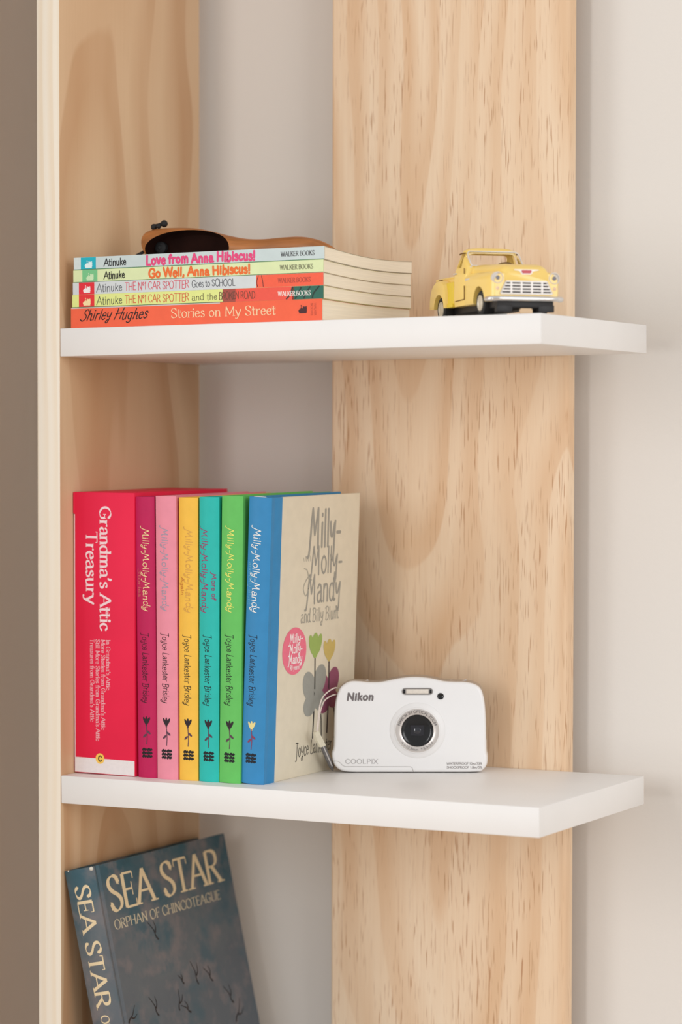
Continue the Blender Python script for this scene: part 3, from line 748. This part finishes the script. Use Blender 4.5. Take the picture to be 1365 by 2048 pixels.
# ------------------------------------------------------------------ large old hardback leaning on the lower shelf
def painted_cover():
    k = NT('painted_sky_cloth')
    v = k.coords((1, 1, 1)); a = k.noise(v, 22, 4, 0.6); b = k.noise(v, 55, 3, 0.6)
    tc = k.n('ShaderNodeTexCoord'); sp_ = k.n('ShaderNodeSeparateXYZ'); k.l(tc.outputs['Object'], sp_.inputs[0])
    h = k.math('MULTIPLY_ADD', sp_.outputs[2], 5.2, k.math('MULTIPLY_ADD', a, 1.3, -1.45))
    c1 = k.ramp(h, [(0.0, lin((92, 98, 104))), (0.22, lin((98, 104, 108))), (0.42, lin((70, 92, 102))), (0.62, lin((46, 84, 96))), (0.85, lin((34, 66, 78)))])
    c2 = k.mix(k.ramp(b, [(0.48, 0.0), (0.66, 0.7)]), c1, lin((124, 116, 116)))
    c3 = k.mix(k.ramp(k.noise(v, 34, 2), [(0.52, 0.0), (0.66, 0.45)]), c2, lin((42, 88, 102)))
    k.l(c3, k.b.inputs['Base Color']); k.b.inputs['Roughness'].default_value = 0.55
    return k.m
MATS['cover_painted_sky'] = painted_cover()
LEAN = R(-12.1)
sea, ssp = hardcover('large worn blue hardback with birds, tilted against the side board below the middle shelf', 58.6, LEAN, 26.4, 262.0, 184, 0.8, (70, 110, 124), 'painted_sky', bulge=3.0, group=None, F=F3, groove=1.5, z0=0.5)
CREAM = (232, 210, 170)
H = 262.0
svt = lambda xb, z: (lambda a, b: (xb+b, ssp(xb+b)-0.12, z-a))
decal('title', text_polys('SEA STAR', 12.6, fit=90, subdiv=3, **dict(SERIF, w=0.19)), svt(8.2, H-12), ink(CREAM), sea)
decal('subtitle', text_polys('ORPHAN OF CHINCOTEAGUE', 7.2, fit=112, subdiv=3, **dict(SERIF, w=0.16)), svt(10.0, H-108), ink(CREAM), sea)
scv = lambda y0, z0: (lambda a, b: (26.52, y0+a, z0+b))
decal('title', text_polys('SEA STAR', 25.0, fit=154, **dict(SERIF, w=0.17, space=0.40, serif=0.15)), scv(14.2, H-35.5), ink(CREAM), sea)
decal('subtitle', text_polys('ORPHAN OF CHINCOTEAGUE', 7.0, fit=147, **dict(SERIF, w=0.15)), scv(15.0, H-49.0), ink((214, 200, 170)), sea)
for y, z, s, a in ((64, 58, 9, 0.5), (108, 98, 10, 0.2), (126, 102, 8, 0.6), (88, 99, 5, 0.6), (149, 122, 9, 0.5), (47, 112, 9, 0.4), (80, 114, 8, -0.3), (88, 121, 7, 0.9), (157, 137, 10, -0.7), (16, 113, 8, -0.9), (120, 150, 9, 0.3), (60, 160, 9, 0.3)):
    Y0, Z0 = y, H-z
    def rp(px, pz): return (Y0+s*(px*math.cos(a)-pz*math.sin(a)), Z0+s*(px*math.sin(a)+pz*math.cos(a)))
    bp = stroke_polys([rp(-.25, 1.1), rp(-.05, .4), rp(0, 0), rp(-.1, -.5), rp(0, -.9)], (0.5, 1.5), 4)+stroke_polys([rp(0.05, -.2), rp(.4, .1), rp(.5, .7)], (1.5, 0.4), 4)
    decal('bird_print', bp, lambda a, b: (26.52, a, b), ink((48, 42, 42)), sea)
bm = bmesh.new(); bmesh.ops.create_icosphere(bm, subdivisions=2, radius=1.6, matrix=Matrix.Translation((24.4, 2.6, H-1.4)))
bmesh.ops.create_icosphere(bm, subdivisions=1, radius=0.8, matrix=Matrix.Translation((4.5, 1.6, H-0.4)))
obj('worn_corner', bm, ink((226, 220, 206)), sea, label='white worn corners of the spine')

# ------------------------------------------------------------------ compact camera
M_CW = mat('camera_white', (243, 241, 240), 0.32, vary=0.01, scale=30)
M_CE = mat('camera_edge_champagne', (182, 170, 158), 0.4, vary=0.03, scale=30, metal=0.1)
M_SIL = mat('satin_silver', (214, 206, 200), 0.30, metal=0.55, vary=0.03, scale=80)
M_BLK = mat('gloss_black', (16, 15, 17), 0.18, vary=0.1, scale=40)
M_GLS = mat('lens_glass', (30, 30, 38), 0.05, vary=0.1, scale=40, spec=0.8)
M_GREYINK = ink((120, 112, 112))
camobj = thing('compact_camera', 'white compact camera with round silver-ringed lens standing by the blue book', 'camera', at(F2, 0.2259, 0.1206, 0.0005, R(25.2)))
PX = 0.3685
raw = [(664, 1505), (668, 1491), (669.5, 1452), (671.7, 1407), (679.6, 1378), (690, 1366), (703, 1359.8), (720, 1359.5), (743, 1361.5), (767, 1360.5), (798, 1354.2), (830, 1351), (864, 1354), (888, 1359.5), (910, 1361), (930, 1361.5), (951, 1366), (964.5, 1378), (971, 1407), (973, 1452), (973, 1499), (975, 1511), (974, 1526), (966, 1537.5), (951, 1541.8), (880, 1542.2), (819, 1542.2), (758, 1542.2), (698, 1541.8), (677, 1535.5), (667.5, 1523)]
outline = catmull([((x-819)*PX, (1542.3-y)*PX*1.0) for x, y in raw], 4, closed=True)
cxm, czm = 0.0, 34.0
def inset(k):   # move the outline inwards by about k mm
    n = len(outline); out = []
    for i, p in enumerate(outline):
        a = outline[i-1]; b = outline[(i+1) % n]; d = math.hypot(b[0]-a[0], b[1]-a[1]) or 1
        nx, nz = (b[1]-a[1])/d, -(b[0]-a[0])/d
        if nx*(cxm-p[0])+nz*(czm-p[1]) < 0: nx, nz = -nx, -nz
        out.append((p[0]+nx*k, p[1]+nz*k))
    return out
bm = bmesh.new()
prof = [(2.6, 0.0), (1.5, 0.25), (0.7, 0.9), (0.25, 2.0), (0.0, 4.0), (0.0, 17.0), (0.3, 19), (1.2, 20.3), (2.5, 20.8)]
rows = loft(bm, [[(x, y, z) for x, z in inset(k)] for k, y in prof])
for f in bm.faces:
    c = f.calc_center_median()
    if c.y > 2.2 and c.z > 24: f.material_index = 1
camb = obj('camera_body', bm, [M_CW, M_CE], camobj, ang=1.0)
def on_front(x, y): return ((x-819)*PX, (1542.3-y)*PX)
def cdec(name, polys, m_, off=0.1, par=None, label=None): return decal(name, polys, lambda a, b: (a, -off, b), m_, par or camobj, label)
def ctext(name, s, x0, x1, yb, size, m_, **st_):
    p = on_front(x0, yb); return cdec(name, [[(p[0]+a, p[1]+b) for a, b in q] for q in text_polys(s, size, fit=(x1-x0)*PX, **st_)], m_)
ctext('brand_lettering', 'Nikon', 696, 749, 1397.5, 5.1, M_GREYINK, w=0.28, slant=0.14, contrast=0.25, nib=10, track=0.10)
ctext('model_lettering', 'COOLPIX', 692, 757, 1524.5, 3.4, ink((150, 142, 142)), w=0.11, contrast=0.6, nib=0, serif=0.05, track=0.12)
ctext('small_lettering', 'WATERPROOF 10m/33ft', 894, 964, 1526.5, 1.6, ink((140, 132, 130)), w=0.17)
ctext('small_lettering', 'SHOCKPROOF 1.8m/5ft', 894, 964, 1534.0, 1.6, ink((140, 132, 130)), w=0.17)
# seam of the battery door
sm = catmull([on_front(x, y) for x, y in ((668, 1519), (676, 1519.5), (681, 1522), (687, 1528), (692, 1530))], 5)+[on_front(822, 1530.5), on_front(825, 1532), on_front(828, 1541)]
cdec('door_seam', [q for q in stroke_polys(sm, 0.28, 1)], ink((160, 152, 148)), 0.08)
# flash
fx0, fz0 = on_front(806, 1387); fx1, fz1 = on_front(868, 1373.5)
fl = bmesh.new(); prism(fl, [((fx0+fx1)/2+((fx1-fx0)/2-2.4)*(1 if abs(a) < 90 else -1)+2.4*math.cos(R(a)), (fz0+fz1)/2+2.5*math.sin(R(a))) for a in (-89, -60, -30, 0, 30, 60, 89, 91, 120, 150, 180, -150, -120, -91)], 'y', -0.5, 0.5)
flo = obj('flash', fl, mat('flash_frame', (150, 144, 140), 0.3, metal=0.4), camobj, label='chrome-framed flash window')
bm = bmesh.new(); box(bm, fx0+3.2, fx1-3.2, -0.75, 0, fz0+0.9, fz1-0.9, 0.3); obj('flash_pane', bm, mat('flash_glass', (232, 222, 210), 0.15, vary=0.05, scale=800), flo)
for x in (fx0+1.7, fx1-1.7):
    bm = bmesh.new(); box(bm, x-0.8, x+0.8, -0.62, 0, fz0+1.0, fz1-1.0, 0.2); obj('flash_clip', bm, M_BLK, flo)
p = on_front(883, 1390)
bm = bmesh.new(); lathe(bm, [(0, -0.2), (1.5, -0.2), (1.9, -0.45), (2.4, -0.45), (2.4, 0.5)], (p[0], 0, p[1]), 'y', 20); obj('sensor_window', bm, M_BLK, camobj)
# lens
lx, lz = on_front(836.5, 1458)
lens = obj('lens_bezel', (lambda b: (lathe(b, [(20.6, 0.4), (20.4, -0.2), (19.8, -0.7), (17.6, -1.6), (16.8, -2.2), (16.6, -2.6), (16.2, -2.8), (15.4, -2.4), (11.8, -2.2), (11.6, -0.6)], (lx, 0, lz), 'y', 64), b)[1])(bmesh.new()), M_CW, camobj, label='white stepped lens surround')
obj('lens_ring', (lambda b: (lathe(b, [(16.1, -2.5), (15.9, -3.0), (15.5, -3.05), (12.2, -2.9), (11.8, -2.6), (11.7, -1.0)], (lx, 0, lz), 'y', 64), b)[1])(bmesh.new()), M_SIL, lens, label='silver lettered lens ring')
obj('lens_barrel', (lambda b: (lathe(b, [(11.7, -2.4), (11.5, -2.6), (11.0, -2.2), (9.0, -1.6), (0, -1.5)], (lx, 0, lz), 'y', 48), b)[1])(bmesh.new()), M_BLK, lens)
bm = bmesh.new(); box(bm, lx-5.0, lx+5.0, -1.75, -1.5, lz-3.8, lz+4.0, 0.1, 1); g_ = obj('lens_window', bm, mat('lens_window_dark', (34, 32, 38), 0.2, vary=0.1), lens)
bm = bmesh.new(); lathe(bm, [(0, -2.2), (1.6, -2.05), (2.6, -1.7)], (lx, 0, lz), 'y', 24); obj('lens_element', bm, M_GLS, lens)
def arc(rad, a0, inward=1):
    def f(s, v):
        r_ = rad+v*inward; a = a0-inward*s/rad
        return (lx+r_*math.cos(a), -3.06-0.06, lz+r_*math.sin(a))
    return f
tp = text_polys('NIKKOR 3X OPTICAL ZOOM', 1.9, fit=13.1*R(148), w=0.13, subdiv=2)
decal('lens_lettering', tp, arc(13.1, R(90+74)), ink((84, 78, 80)), lens)
tp = text_polys('4.1-12.3mm  1:3.3-5.9', 1.7, fit=14.6*R(108), w=0.13, subdiv=2)
decal('lens_lettering', tp, arc(14.7, R(270-54), -1), ink((96, 90, 92)), lens)
# strap lugs on the top edge, strap
for a, b in ((703, 738), (902, 934)):
    q0 = on_front(a, 1361.3); q1 = on_front(b, 1361.5)
    bm = bmesh.new(); tube(bm, catmull([(q0[0], 9, q0[1]-0.1), (q0[0]+3, 8.6, q0[1]-0.9), ((q0[0]+q1[0])/2, 8.4, q0[1]-1.1), (q1[0]-3, 8.6, q0[1]-0.6), (q1[0], 9, q1[1]+0.4)], 4), 0.9, 8); obj('strap_lug', bm, M_SIL, camobj)
def strap_tubes():
    b = bmesh.new()
    tube(b, catmull([(-51.5, 8.5, 61), (-54, 4.5, 62), (-58.0, -4.8, 60.5), (-61.9, -12.5, 56.9), (-63.8, -16.0, 51.3), (-64.8, -17.3, 43.4), (-66.2, -19.4, 31.5)], 6), 0.5, 8)
    tube(b, catmull([(-52, 9, 56.5), (-55.5, 0.9, 57), (-60.6, -9.6, 54.4), (-62.9, -13.9, 49.6), (-64.4, -16.4, 42), (-65.6, -18.4, 31.5)], 6), 0.5, 8)
    return b
def slab(bm, pts, a, b_):
    """thin plate lying along the book cover, extruded across it"""
    c, s_ = math.cos(R(25.2)), math.sin(R(25.2))
    r0 = [bm.verts.new((x+c*a, y-s_*a, z)) for x, y, z in pts]; r1 = [bm.verts.new((x+c*b_, y-s_*b_, z)) for x, y, z in pts]
    n = len(pts)
    for i in range(n): bm.faces.new((r0[i], r0[(i+1) % n], r1[(i+1) % n], r1[i]))
    bm.faces.new(r0[::-1]); bm.faces.new(r1)
strap = obj('wrist_strap', strap_tubes(), mat('pale_cord', (226, 212, 202), 0.6, vary=0.08, scale=900), camobj, label='thin pale cord of the wrist strap')
bm = bmesh.new(); slab(bm, [(-67.7, -22.2, 32.2), (-65.5, -17.6, 32.8), (-61.8, -8.6, 23.0), (-61.1, -7.1, 20.9), (-64.3, -13.7, 20.2), (-67.1, -20.4, 27.6)], -0.8, 0.8); obj('strap_tab', bm, mat('cream_leather', (222, 214, 190), 0.6, vary=0.06, scale=300), strap)
bm = bmesh.new(); slab(bm, [(-64.0, -13.2, 20.8), (-61.5, -7.8, 21.2), (-55.8, 6.0, 4.6), (-56.4, 4.4, 0.9), (-58.4, 0.6, 3.7)], -0.5, 0.5); obj('strap_band', bm, mat('grey_webbing', (104, 100, 98), 0.8, vary=0.2, scale=900, bump=0.6), strap)
bm = bmesh.new(); slab(bm, [(-63.0, -11.0, 20.9), (-62.4, -9.7, 21.0), (-56.8, 3.6, 4.4), (-57.4, 2.3, 4.0)], 0.5, 0.62); obj('strap_stripe', bm, ink((196, 190, 186)), strap)

# ------------------------------------------------------------------ toy pickup truck (x forward, y to its left, z up)
M_YEL = mat('truck_yellow', (255, 217, 118), 0.28, vary=0.02, scale=40, coat=0.4)
M_YEL2 = mat('truck_step_yellow', (236, 204, 60), 0.4, vary=0.03, scale=60)
M_CHR = mat('toy_chrome', (226, 224, 222), 0.22, metal=0.9, vary=0.03, scale=80)
M_CHW = mat('toy_silver_paint', (226, 220, 214), 0.35, metal=0.2, vary=0.03, scale=80)
M_TYRE = mat('tyre_rubber', (26, 25, 25), 0.7, vary=0.15, scale=300)
M_CHAS = mat('chassis_black', (28, 25, 26), 0.5, vary=0.15, scale=120)
M_INT = mat('interior_khaki', (170, 158, 104), 0.6, vary=0.08, scale=100)
M_DARK = mat('panel_gap', (120, 84, 30), 0.7, vary=0.1, scale=200)
M_RIM = mat('rim_cream', (214, 204, 184), 0.35, metal=0.3, vary=0.05, scale=200)
def glass():
    k = NT('clear_plastic')
    k.b.inputs['Base Color'].default_value = (0.95, 0.95, 0.95, 1); k.b.inputs['Roughness'].default_value = 0.04
    k.b.inputs['Transmission Weight'].default_value = 1.0; k.b.inputs['IOR'].default_value = 1.08
    return k.m
M_CLR = glass()
TK = 1.03
truck = thing('toy_pickup_truck', 'yellow die-cast toy pickup truck with chrome grille on the upper shelf', 'toy truck', at(F1, 0.3245, 0.056, 0.0003, R(-43.5)))
TS_ = S*TK
def tobj(name, bm, m_=None, par=None, ang=0.6, label=None): return obj(name, bm, m_ or M_YEL, par or truck, ang, TS_, label=label)
def cyl(bm, c, r_, axis, a, b, n=32, mi=0): lathe(bm, [(0, a), (r_, a), (r_, b), (0, b)], c, axis, n, mi)
WB = 37.0
def wheel_well(x, r_, z=8.0, y0=10, y1=30):
    b = bmesh.new(); cyl(b, (x, 0, z), r_, 'y', y0, y1, 40)
    b2 = bmesh.new(); cyl(b2, (x, 0, z), r_, 'y', -y1, -y0, 40)
    return tobj('cutter', b), tobj('cutter', b2)
# nose: fenders and front panel in one casting
bm = bmesh.new()
secs = []
for x, hw, z0, z1, r_ in ((6, 22.4, 8, 29.5, 4), (16, 23.2, 8, 29.4, 5), (34, 24.0, 8, 28.8, 5.5), (50, 24.0, 8.6, 28.2, 5.5), (57, 23.6, 9.4, 27.6, 5.4), (60.3, 22.8, 10, 27.0, 5), (61.6, 21.6, 11, 26.0, 4.4)):
    secs.append([(x, y, z) for y, z in rr(hw, z0, z1, r_, 1.5, 6)])
loft(bm, secs)
nose = tobj('front_fenders', bm, M_YEL)
bpy.context.view_layer.update()
c1, c2 = wheel_well(WB, 11.0, 8.2, 15, 30)
bpy.context.view_layer.update()
boolean(nose, [c1, c2])
# hood
bm = bmesh.new(); secs = []
for x, hw, z1, r_ in ((4, 18.6, 35.2, 5), (16, 18.3, 35.0, 6), (32, 17.6, 34.0, 6.5), (46, 17.2, 33.4, 6.5), (54, 16.8, 32.6, 6), (58.6, 16.4, 31.2, 5.5), (61.0, 15.8, 29.6, 5), (62.2, 14.8, 27.6, 4)):
    secs.append([(x, y, z) for y, z in rr(hw, 21.5, z1, r_, 0.6, 6)])
loft(bm, secs); tobj('hood', bm, M_YEL, ang=0.9)
# cab shell with window openings
def cabsec(z, xr, xf, hw, r_):
    out = []
    cx = (xr+xf)/2; hx = (xf-xr)/2
    for y, x in rr(hw, -hx, hx, r_, r_*0.7, 6): out.append((cx+x, y, z))
    return out
CAB = [(8.5, -16, 8, 22.0, 3), (14, -16.2, 9.5, 22.6, 3.5), (26, -16, 10, 22.6, 4), (31, -15.6, 9.6, 22.2, 4.5), (34.5, -15.2, 8.6, 21.4, 5.5), (40, -14.0, 3.0, 19.8, 6), (43.6, -13.0, -0.6, 18.6, 6), (46.0, -12.2, -1.4, 17.6, 6), (47.4, -10.2, -3.4, 14.6, 5), (47.9, -7.5, -5.8, 8, 0.8)]
bm = bmesh.new(); loft(bm, [cabsec(*c) for c in CAB])
cab = tobj('cab', bm, M_YEL, ang=0.8)
cuts = []
bm = bmesh.new(); loft(bm, [[(p[0], p[1], p[2]) for p in cabsec(z, xr+1.3, xf-1.3, hw-1.3, max(0.1, r_-1))] for z, xr, xf, hw, r_ in CAB[1:8]]); cuts.append(tobj('cutter', bm))
# windscreen
bm = bmesh.new()
loft(bm, [[(x, y, z) for y, z in rr(18.4, 34.8, 45.2, 3.0, 1.4, 5)] for x in (-1.9, 14)]); cuts.append(tobj('cutter', bm))
bm = bmesh.new(); prism(bm, [(-11.0, 34.0), (-2.6, 34.0), (-3.4, 43.2), (-9.4, 43.2)], 'y', -30, 30); cuts.append(tobj('cutter', bm))
bm = bmesh.new(); loft(bm, [[(x, y, z) for y, z in rr(15.0, 35.5, 43.4, 2.2, 2.2, 5)] for x in (-22, -9)]); cuts.append(tobj('cutter', bm))
bpy.context.view_layer.update(); boolean(cab, cuts)
bm = bmesh.new(); box(bm, -14, 7.6, -20.3, 20.3, 12, 31.8, 0.5); tobj('seat_block', bm, M_INT, label='khaki interior')
bm = bmesh.new(); box(bm, 3.0, 8.4, -19.2, 19.2, 31.8, 35.0, 0.8); tobj('dashboard', bm, mat('dash_cream', (226, 214, 198), 0.5))
bm = bmesh.new()
tube(bm, [(0.5+2.2*math.cos(R(a))*0.35, 9+6.2*math.sin(R(a)), 35.0+5*0.55*math.cos(R(a))) for a in range(0, 361, 20)], 0.55, 8); tobj('steering_wheel', bm, M_DARK)
# glazing
bm = bmesh.new(); loft(bm, [[(x+ (8.3-(z-35.0)*0.98)*1.0 - 0.55, y, z) for y, z in rr(18.3, 34.9, 45.1, 3.0, 1.4, 5)] for x in (0, 0.35)]); tobj('windscreen', bm, M_CLR, label='clear windscreen')
# windscreen trim
bm = bmesh.new(); lp = rr(18.4, 34.8, 45.2, 3.0, 1.4, 5); lp = lp+lp[:1]
tube(bm, [(8.6-(z-35.0)*0.98+0.25, y, z) for y, z in lp], 0.42, 6); tobj('windscreen_trim', bm, M_CHW, label='silver windscreen surround')
# rain gutter and door gaps
for sg in (-1, 1):
    bm = bmesh.new(); tube(bm, catmull([(-12.4, sg*19.0, 43.6), (-8, sg*19.5, 43.9), (-2, sg*18.9, 43.9)], 4), 0.5, 6); tobj('rain_gutter', bm, M_DARK)
    bm = bmesh.new()
    for pts in ([(6.2, 22.75, 33.2), (6.6, 22.95, 29.5)], [(6.6, 22.95, 21.5), (6.6, 22.9, 12.5)], [(6.6, 22.9, 12.5), (-11, 22.9, 12.0)]):
        tube(bm, [(x, sg*(y-0.15), z) for x, y, z in pts], 0.32, 6)
    tobj('door_gap', bm, M_DARK)
    bm = bmesh.new(); box(bm, 8.5, 18.0, sg*23.0-0.35*sg-0.5, sg*23.0-0.35*sg+0.5, 24.6, 25.9, 0.3); tobj('side_trim', bm, M_CHW, label='silver side emblem')
    bm = bmesh.new(); tube(bm, [(-12.5, sg*22.3, 30.2), (-12.8, sg*23.2, 30.3), (-9.2, sg*23.2, 30.4), (-9.0, sg*22.3, 30.4)], 0.45, 6); tobj('door_handle', bm, M_CHW)
# bed
bm = bmesh.new(); secs = []
prism(bm, [(-18.4, 9), (18.4, 9), (18.4, 29.0), (17.0, 29.0), (17.0, 15), (-17.0, 15), (-17.0, 29.0), (-18.4, 29.0)], 'x', -62, -16.8)
tobj('cargo_bed', bm, M_YEL)
bm = bmesh.new(); box(bm, -63, -61.6, -18.4, 18.4, 11, 29.2, 0.4); tobj('tailgate', bm, M_YEL)
for sg in (-1, 1):
    bm = bmesh.new(); tube(bm, [(-61.5, sg*18, 29.2), (-17, sg*18, 29.2)], 0.9, 8); tobj('bed_rail', bm, M_YEL)
    bm = bmesh.new(); box(bm, -30, -16.6, min(sg*18.3, sg*23.0), max(sg*18.3, sg*23.0), 8.6, 11.2, 0.5); tobj('step', bm, M_YEL2)
    bm = bmesh.new(); box(bm, -30, -16.4, min(sg*18.2, sg*22.2), max(sg*18.2, sg*22.2), 10.6, 25.6, 0.3, 1); tobj('step_panel', bm, M_YEL2, label='deeper yellow panel behind the step')
    # pontoon rear fender
    bm = bmesh.new()
    sec = []
    arch = [(-60.5, 9.0), (-60.0, 15), (-57.5, 21.5), (-52, 26.0), (-45, 28.0), (-37, 27.8), (-31, 25.6), (-28.4, 22), (-27.4, 16), (-27.2, 8.6)]
    arch = catmull(arch, 3)
    for y, k in ((17.6, 1.0), (21.5, 0.995), (23.2, 0.975), (24.2, 0.94), (24.5, 0.88)):
        sec.append([(-44+(x+44)*(k), sg*y, 8.6+(z-8.6)*k) for x, z in arch])
    loft(bm, sec)
    rf = tobj('rear_fender', bm, M_YEL, ang=0.9)
    b = bmesh.new(); cyl(b, (-WB-3, 0, 8.4), 9.8, 'y', *( (19.5, 30) if sg > 0 else (-30, -19.5)), n=40); ct = tobj('cutter', b)
    bpy.context.view_layer.update(); boolean(rf, [ct])
    bm = bmesh.new(); box(bm, -52.5, -47.5, sg*19.0-1, sg*19.0+1, 28.2, 29.0, 0.2); tobj('bed_slot', bm, M_DARK)
# chassis
bm = bmesh.new(); box(bm, -60, 58, -16, 16, 4.6, 10.5, 0.5); box(bm, 46, 60.5, -19.5, 19.5, 4.4, 11.5, 0.5)
box(bm, 56.5, 60.6, -20, -9, 1.6, 6, 0.3); box(bm, 56.5, 60.6, 9, 20, 1.6, 6, 0.3); tobj('chassis', bm, M_CHAS)
# wheels
for x in (WB, -WB-3):
    for sg in (-1, 1):
        r_ = 8.3
        bm = bmesh.new()
        lathe(bm, [(4.6, sg*22.4), (7.2, sg*22.7), (8.0, sg*22.2), (r_, sg*21.0), (r_, sg*15.5), (7.8, sg*14.6), (0, sg*14.6)], (x, 0, r_), 'y', 36)
        w_ = tobj('wheel', bm, M_TYRE, ang=0.7)
        bm = bmesh.new(); lathe(bm, [(5.2, sg*22.4), (5.1, sg*23.0), (4.6, sg*23.1), (4.0, sg*22.4), (3.6, sg*22.3), (2.8, sg*22.7), (1.8, sg*23.1), (0, sg*23.3)], (x, 0, r_), 'y', 32)
        tobj('rim', bm, M_RIM, w_, ang=0.9)
# front details
for sg in (-1, 1):
    c = (61.2, sg*19.6, 23.4)
    bm = bmesh.new(); lathe(bm, [(3.7, -2.5), (3.9, 0.2), (3.7, 0.8), (3.3, 0.9), (3.1, 0.4), (3.1, -0.4)], c, 'x', 28)
    lathe(bm, [(3.1, -0.2), (2.0, 0.25), (0, 0.4)], c, 'x', 24); hl = tobj('headlight', bm, M_CHW, ang=0.9)
    bm = bmesh.new(); lathe(bm, [(1.5, 0.2), (1.3, 0.75), (0, 0.9)], c, 'x', 18); tobj('bulb', bm, mat('bulb_grey', (96, 92, 104), 0.25), hl)
    bm = bmesh.new(); lathe(bm, [(1.2, -1), (1.2, 0.7), (0.8, 1.0), (0, 1.1)], (61.0, sg*19.8, 16.6), 'x', 16); tobj('parking_light', bm, mat('lamp_pink', (240, 206, 176), 0.3))
def trap(y, z): return y
bm = bmesh.new()
gz0, gz1 = 12.9, 21.2
wid = lambda z: 17.9-(z-gz0)*0.47
prism(bm, [(-wid(gz0)+0.6, gz0), (wid(gz0)-0.6, gz0), (wid(gz0), gz0+0.8), (wid(gz1)+0.5, gz1-0.8), (wid(gz1)-0.8, gz1), (-wid(gz1)+0.8, gz1), (-wid(gz1)-0.5, gz1-0.8), (-wid(gz0), gz0+0.8)], 'x', 60.6, 61.9)
grille = tobj('grille', bm, mat('grille_dark', (40, 28, 30), 0.6, vary=0.1), label='chrome egg-crate grille on a dark recess')
for i in range(5):
    z = gz0+(gz1-gz0)*i/4*0.94+0.25; w = wid(z)
    bm = bmesh.new(); box(bm, 61.6, 62.9, -w, w, z-0.50, z+0.50, 0.12, 1); tobj('grille_bar', bm, M_CHW, grille)
for i in range(4):
    y = (i-1.5)*7.1
    bm = bmesh.new(); box(bm, 61.6, 63.0, y-0.62, y+0.62, gz0+0.2, gz1-0.1, 0.12, 1); tobj('grille_post', bm, M_CHW, grille)
for sg in (-1, 1):
    bm = bmesh.new(); tube(bm, [(62.2, sg*wid(gz0), gz0+0.2), (62.2, sg*wid(gz1), gz1-0.2)], 0.6, 6); tobj('grille_post', bm, M_CHW, grille)
bm = bmesh.new()
tube(bm, catmull([(56, -25.2, 9.6), (60.5, -24.6, 9.6), (63.6, -21.5, 9.6), (64.6, -10, 9.6), (64.8, 0, 9.6), (64.6, 10, 9.6), (63.6, 21.5, 9.6), (60.5, 24.6, 9.6), (56, 25.2, 9.6)], 4), 1.9, 10)
for v in bm.verts: v.co.z = 9.8+(v.co.z-9.6)*0.88
bump = tobj('bumper', bm, M_CHR, ang=1.0, label='chrome front bumper')
bm = bmesh.new()
prism(bm, [(-3.4, 3.8), (3.4, 3.8), (4.4, 2.9), (4.4, 0.6), (-4.4, 0.6), (-4.4, 2.9)], 'x', 60.7, 61.6); tobj('plate', bm, mat('plate_tan', (224, 190, 150), 0.5))
# hood emblem: chrome wings with a red centre
hx = 62.0
bm = bmesh.new()
prism(bm, [(-4.8, 27.8), (-3.2, 25.6), (3.2, 25.6), (4.8, 27.8), (8.6, 28.4), (8.6, 28.8), (4.6, 28.9), (-4.6, 28.9), (-8.6, 28.8), (-8.6, 28.4)], 'x', 58.5, hx+0.3); em = tobj('hood_emblem', bm, M_CHW, label='chrome winged emblem with red centre')
bm = bmesh.new(); prism(bm, [(-3.6, 28.0), (-2.6, 26.3), (2.6, 26.3), (3.6, 28.0), (2.8, 28.4), (-2.8, 28.4)], 'x', hx, hx+0.8); tobj('emblem_centre', bm, mat('emblem_red', (196, 40, 52), 0.3), em)
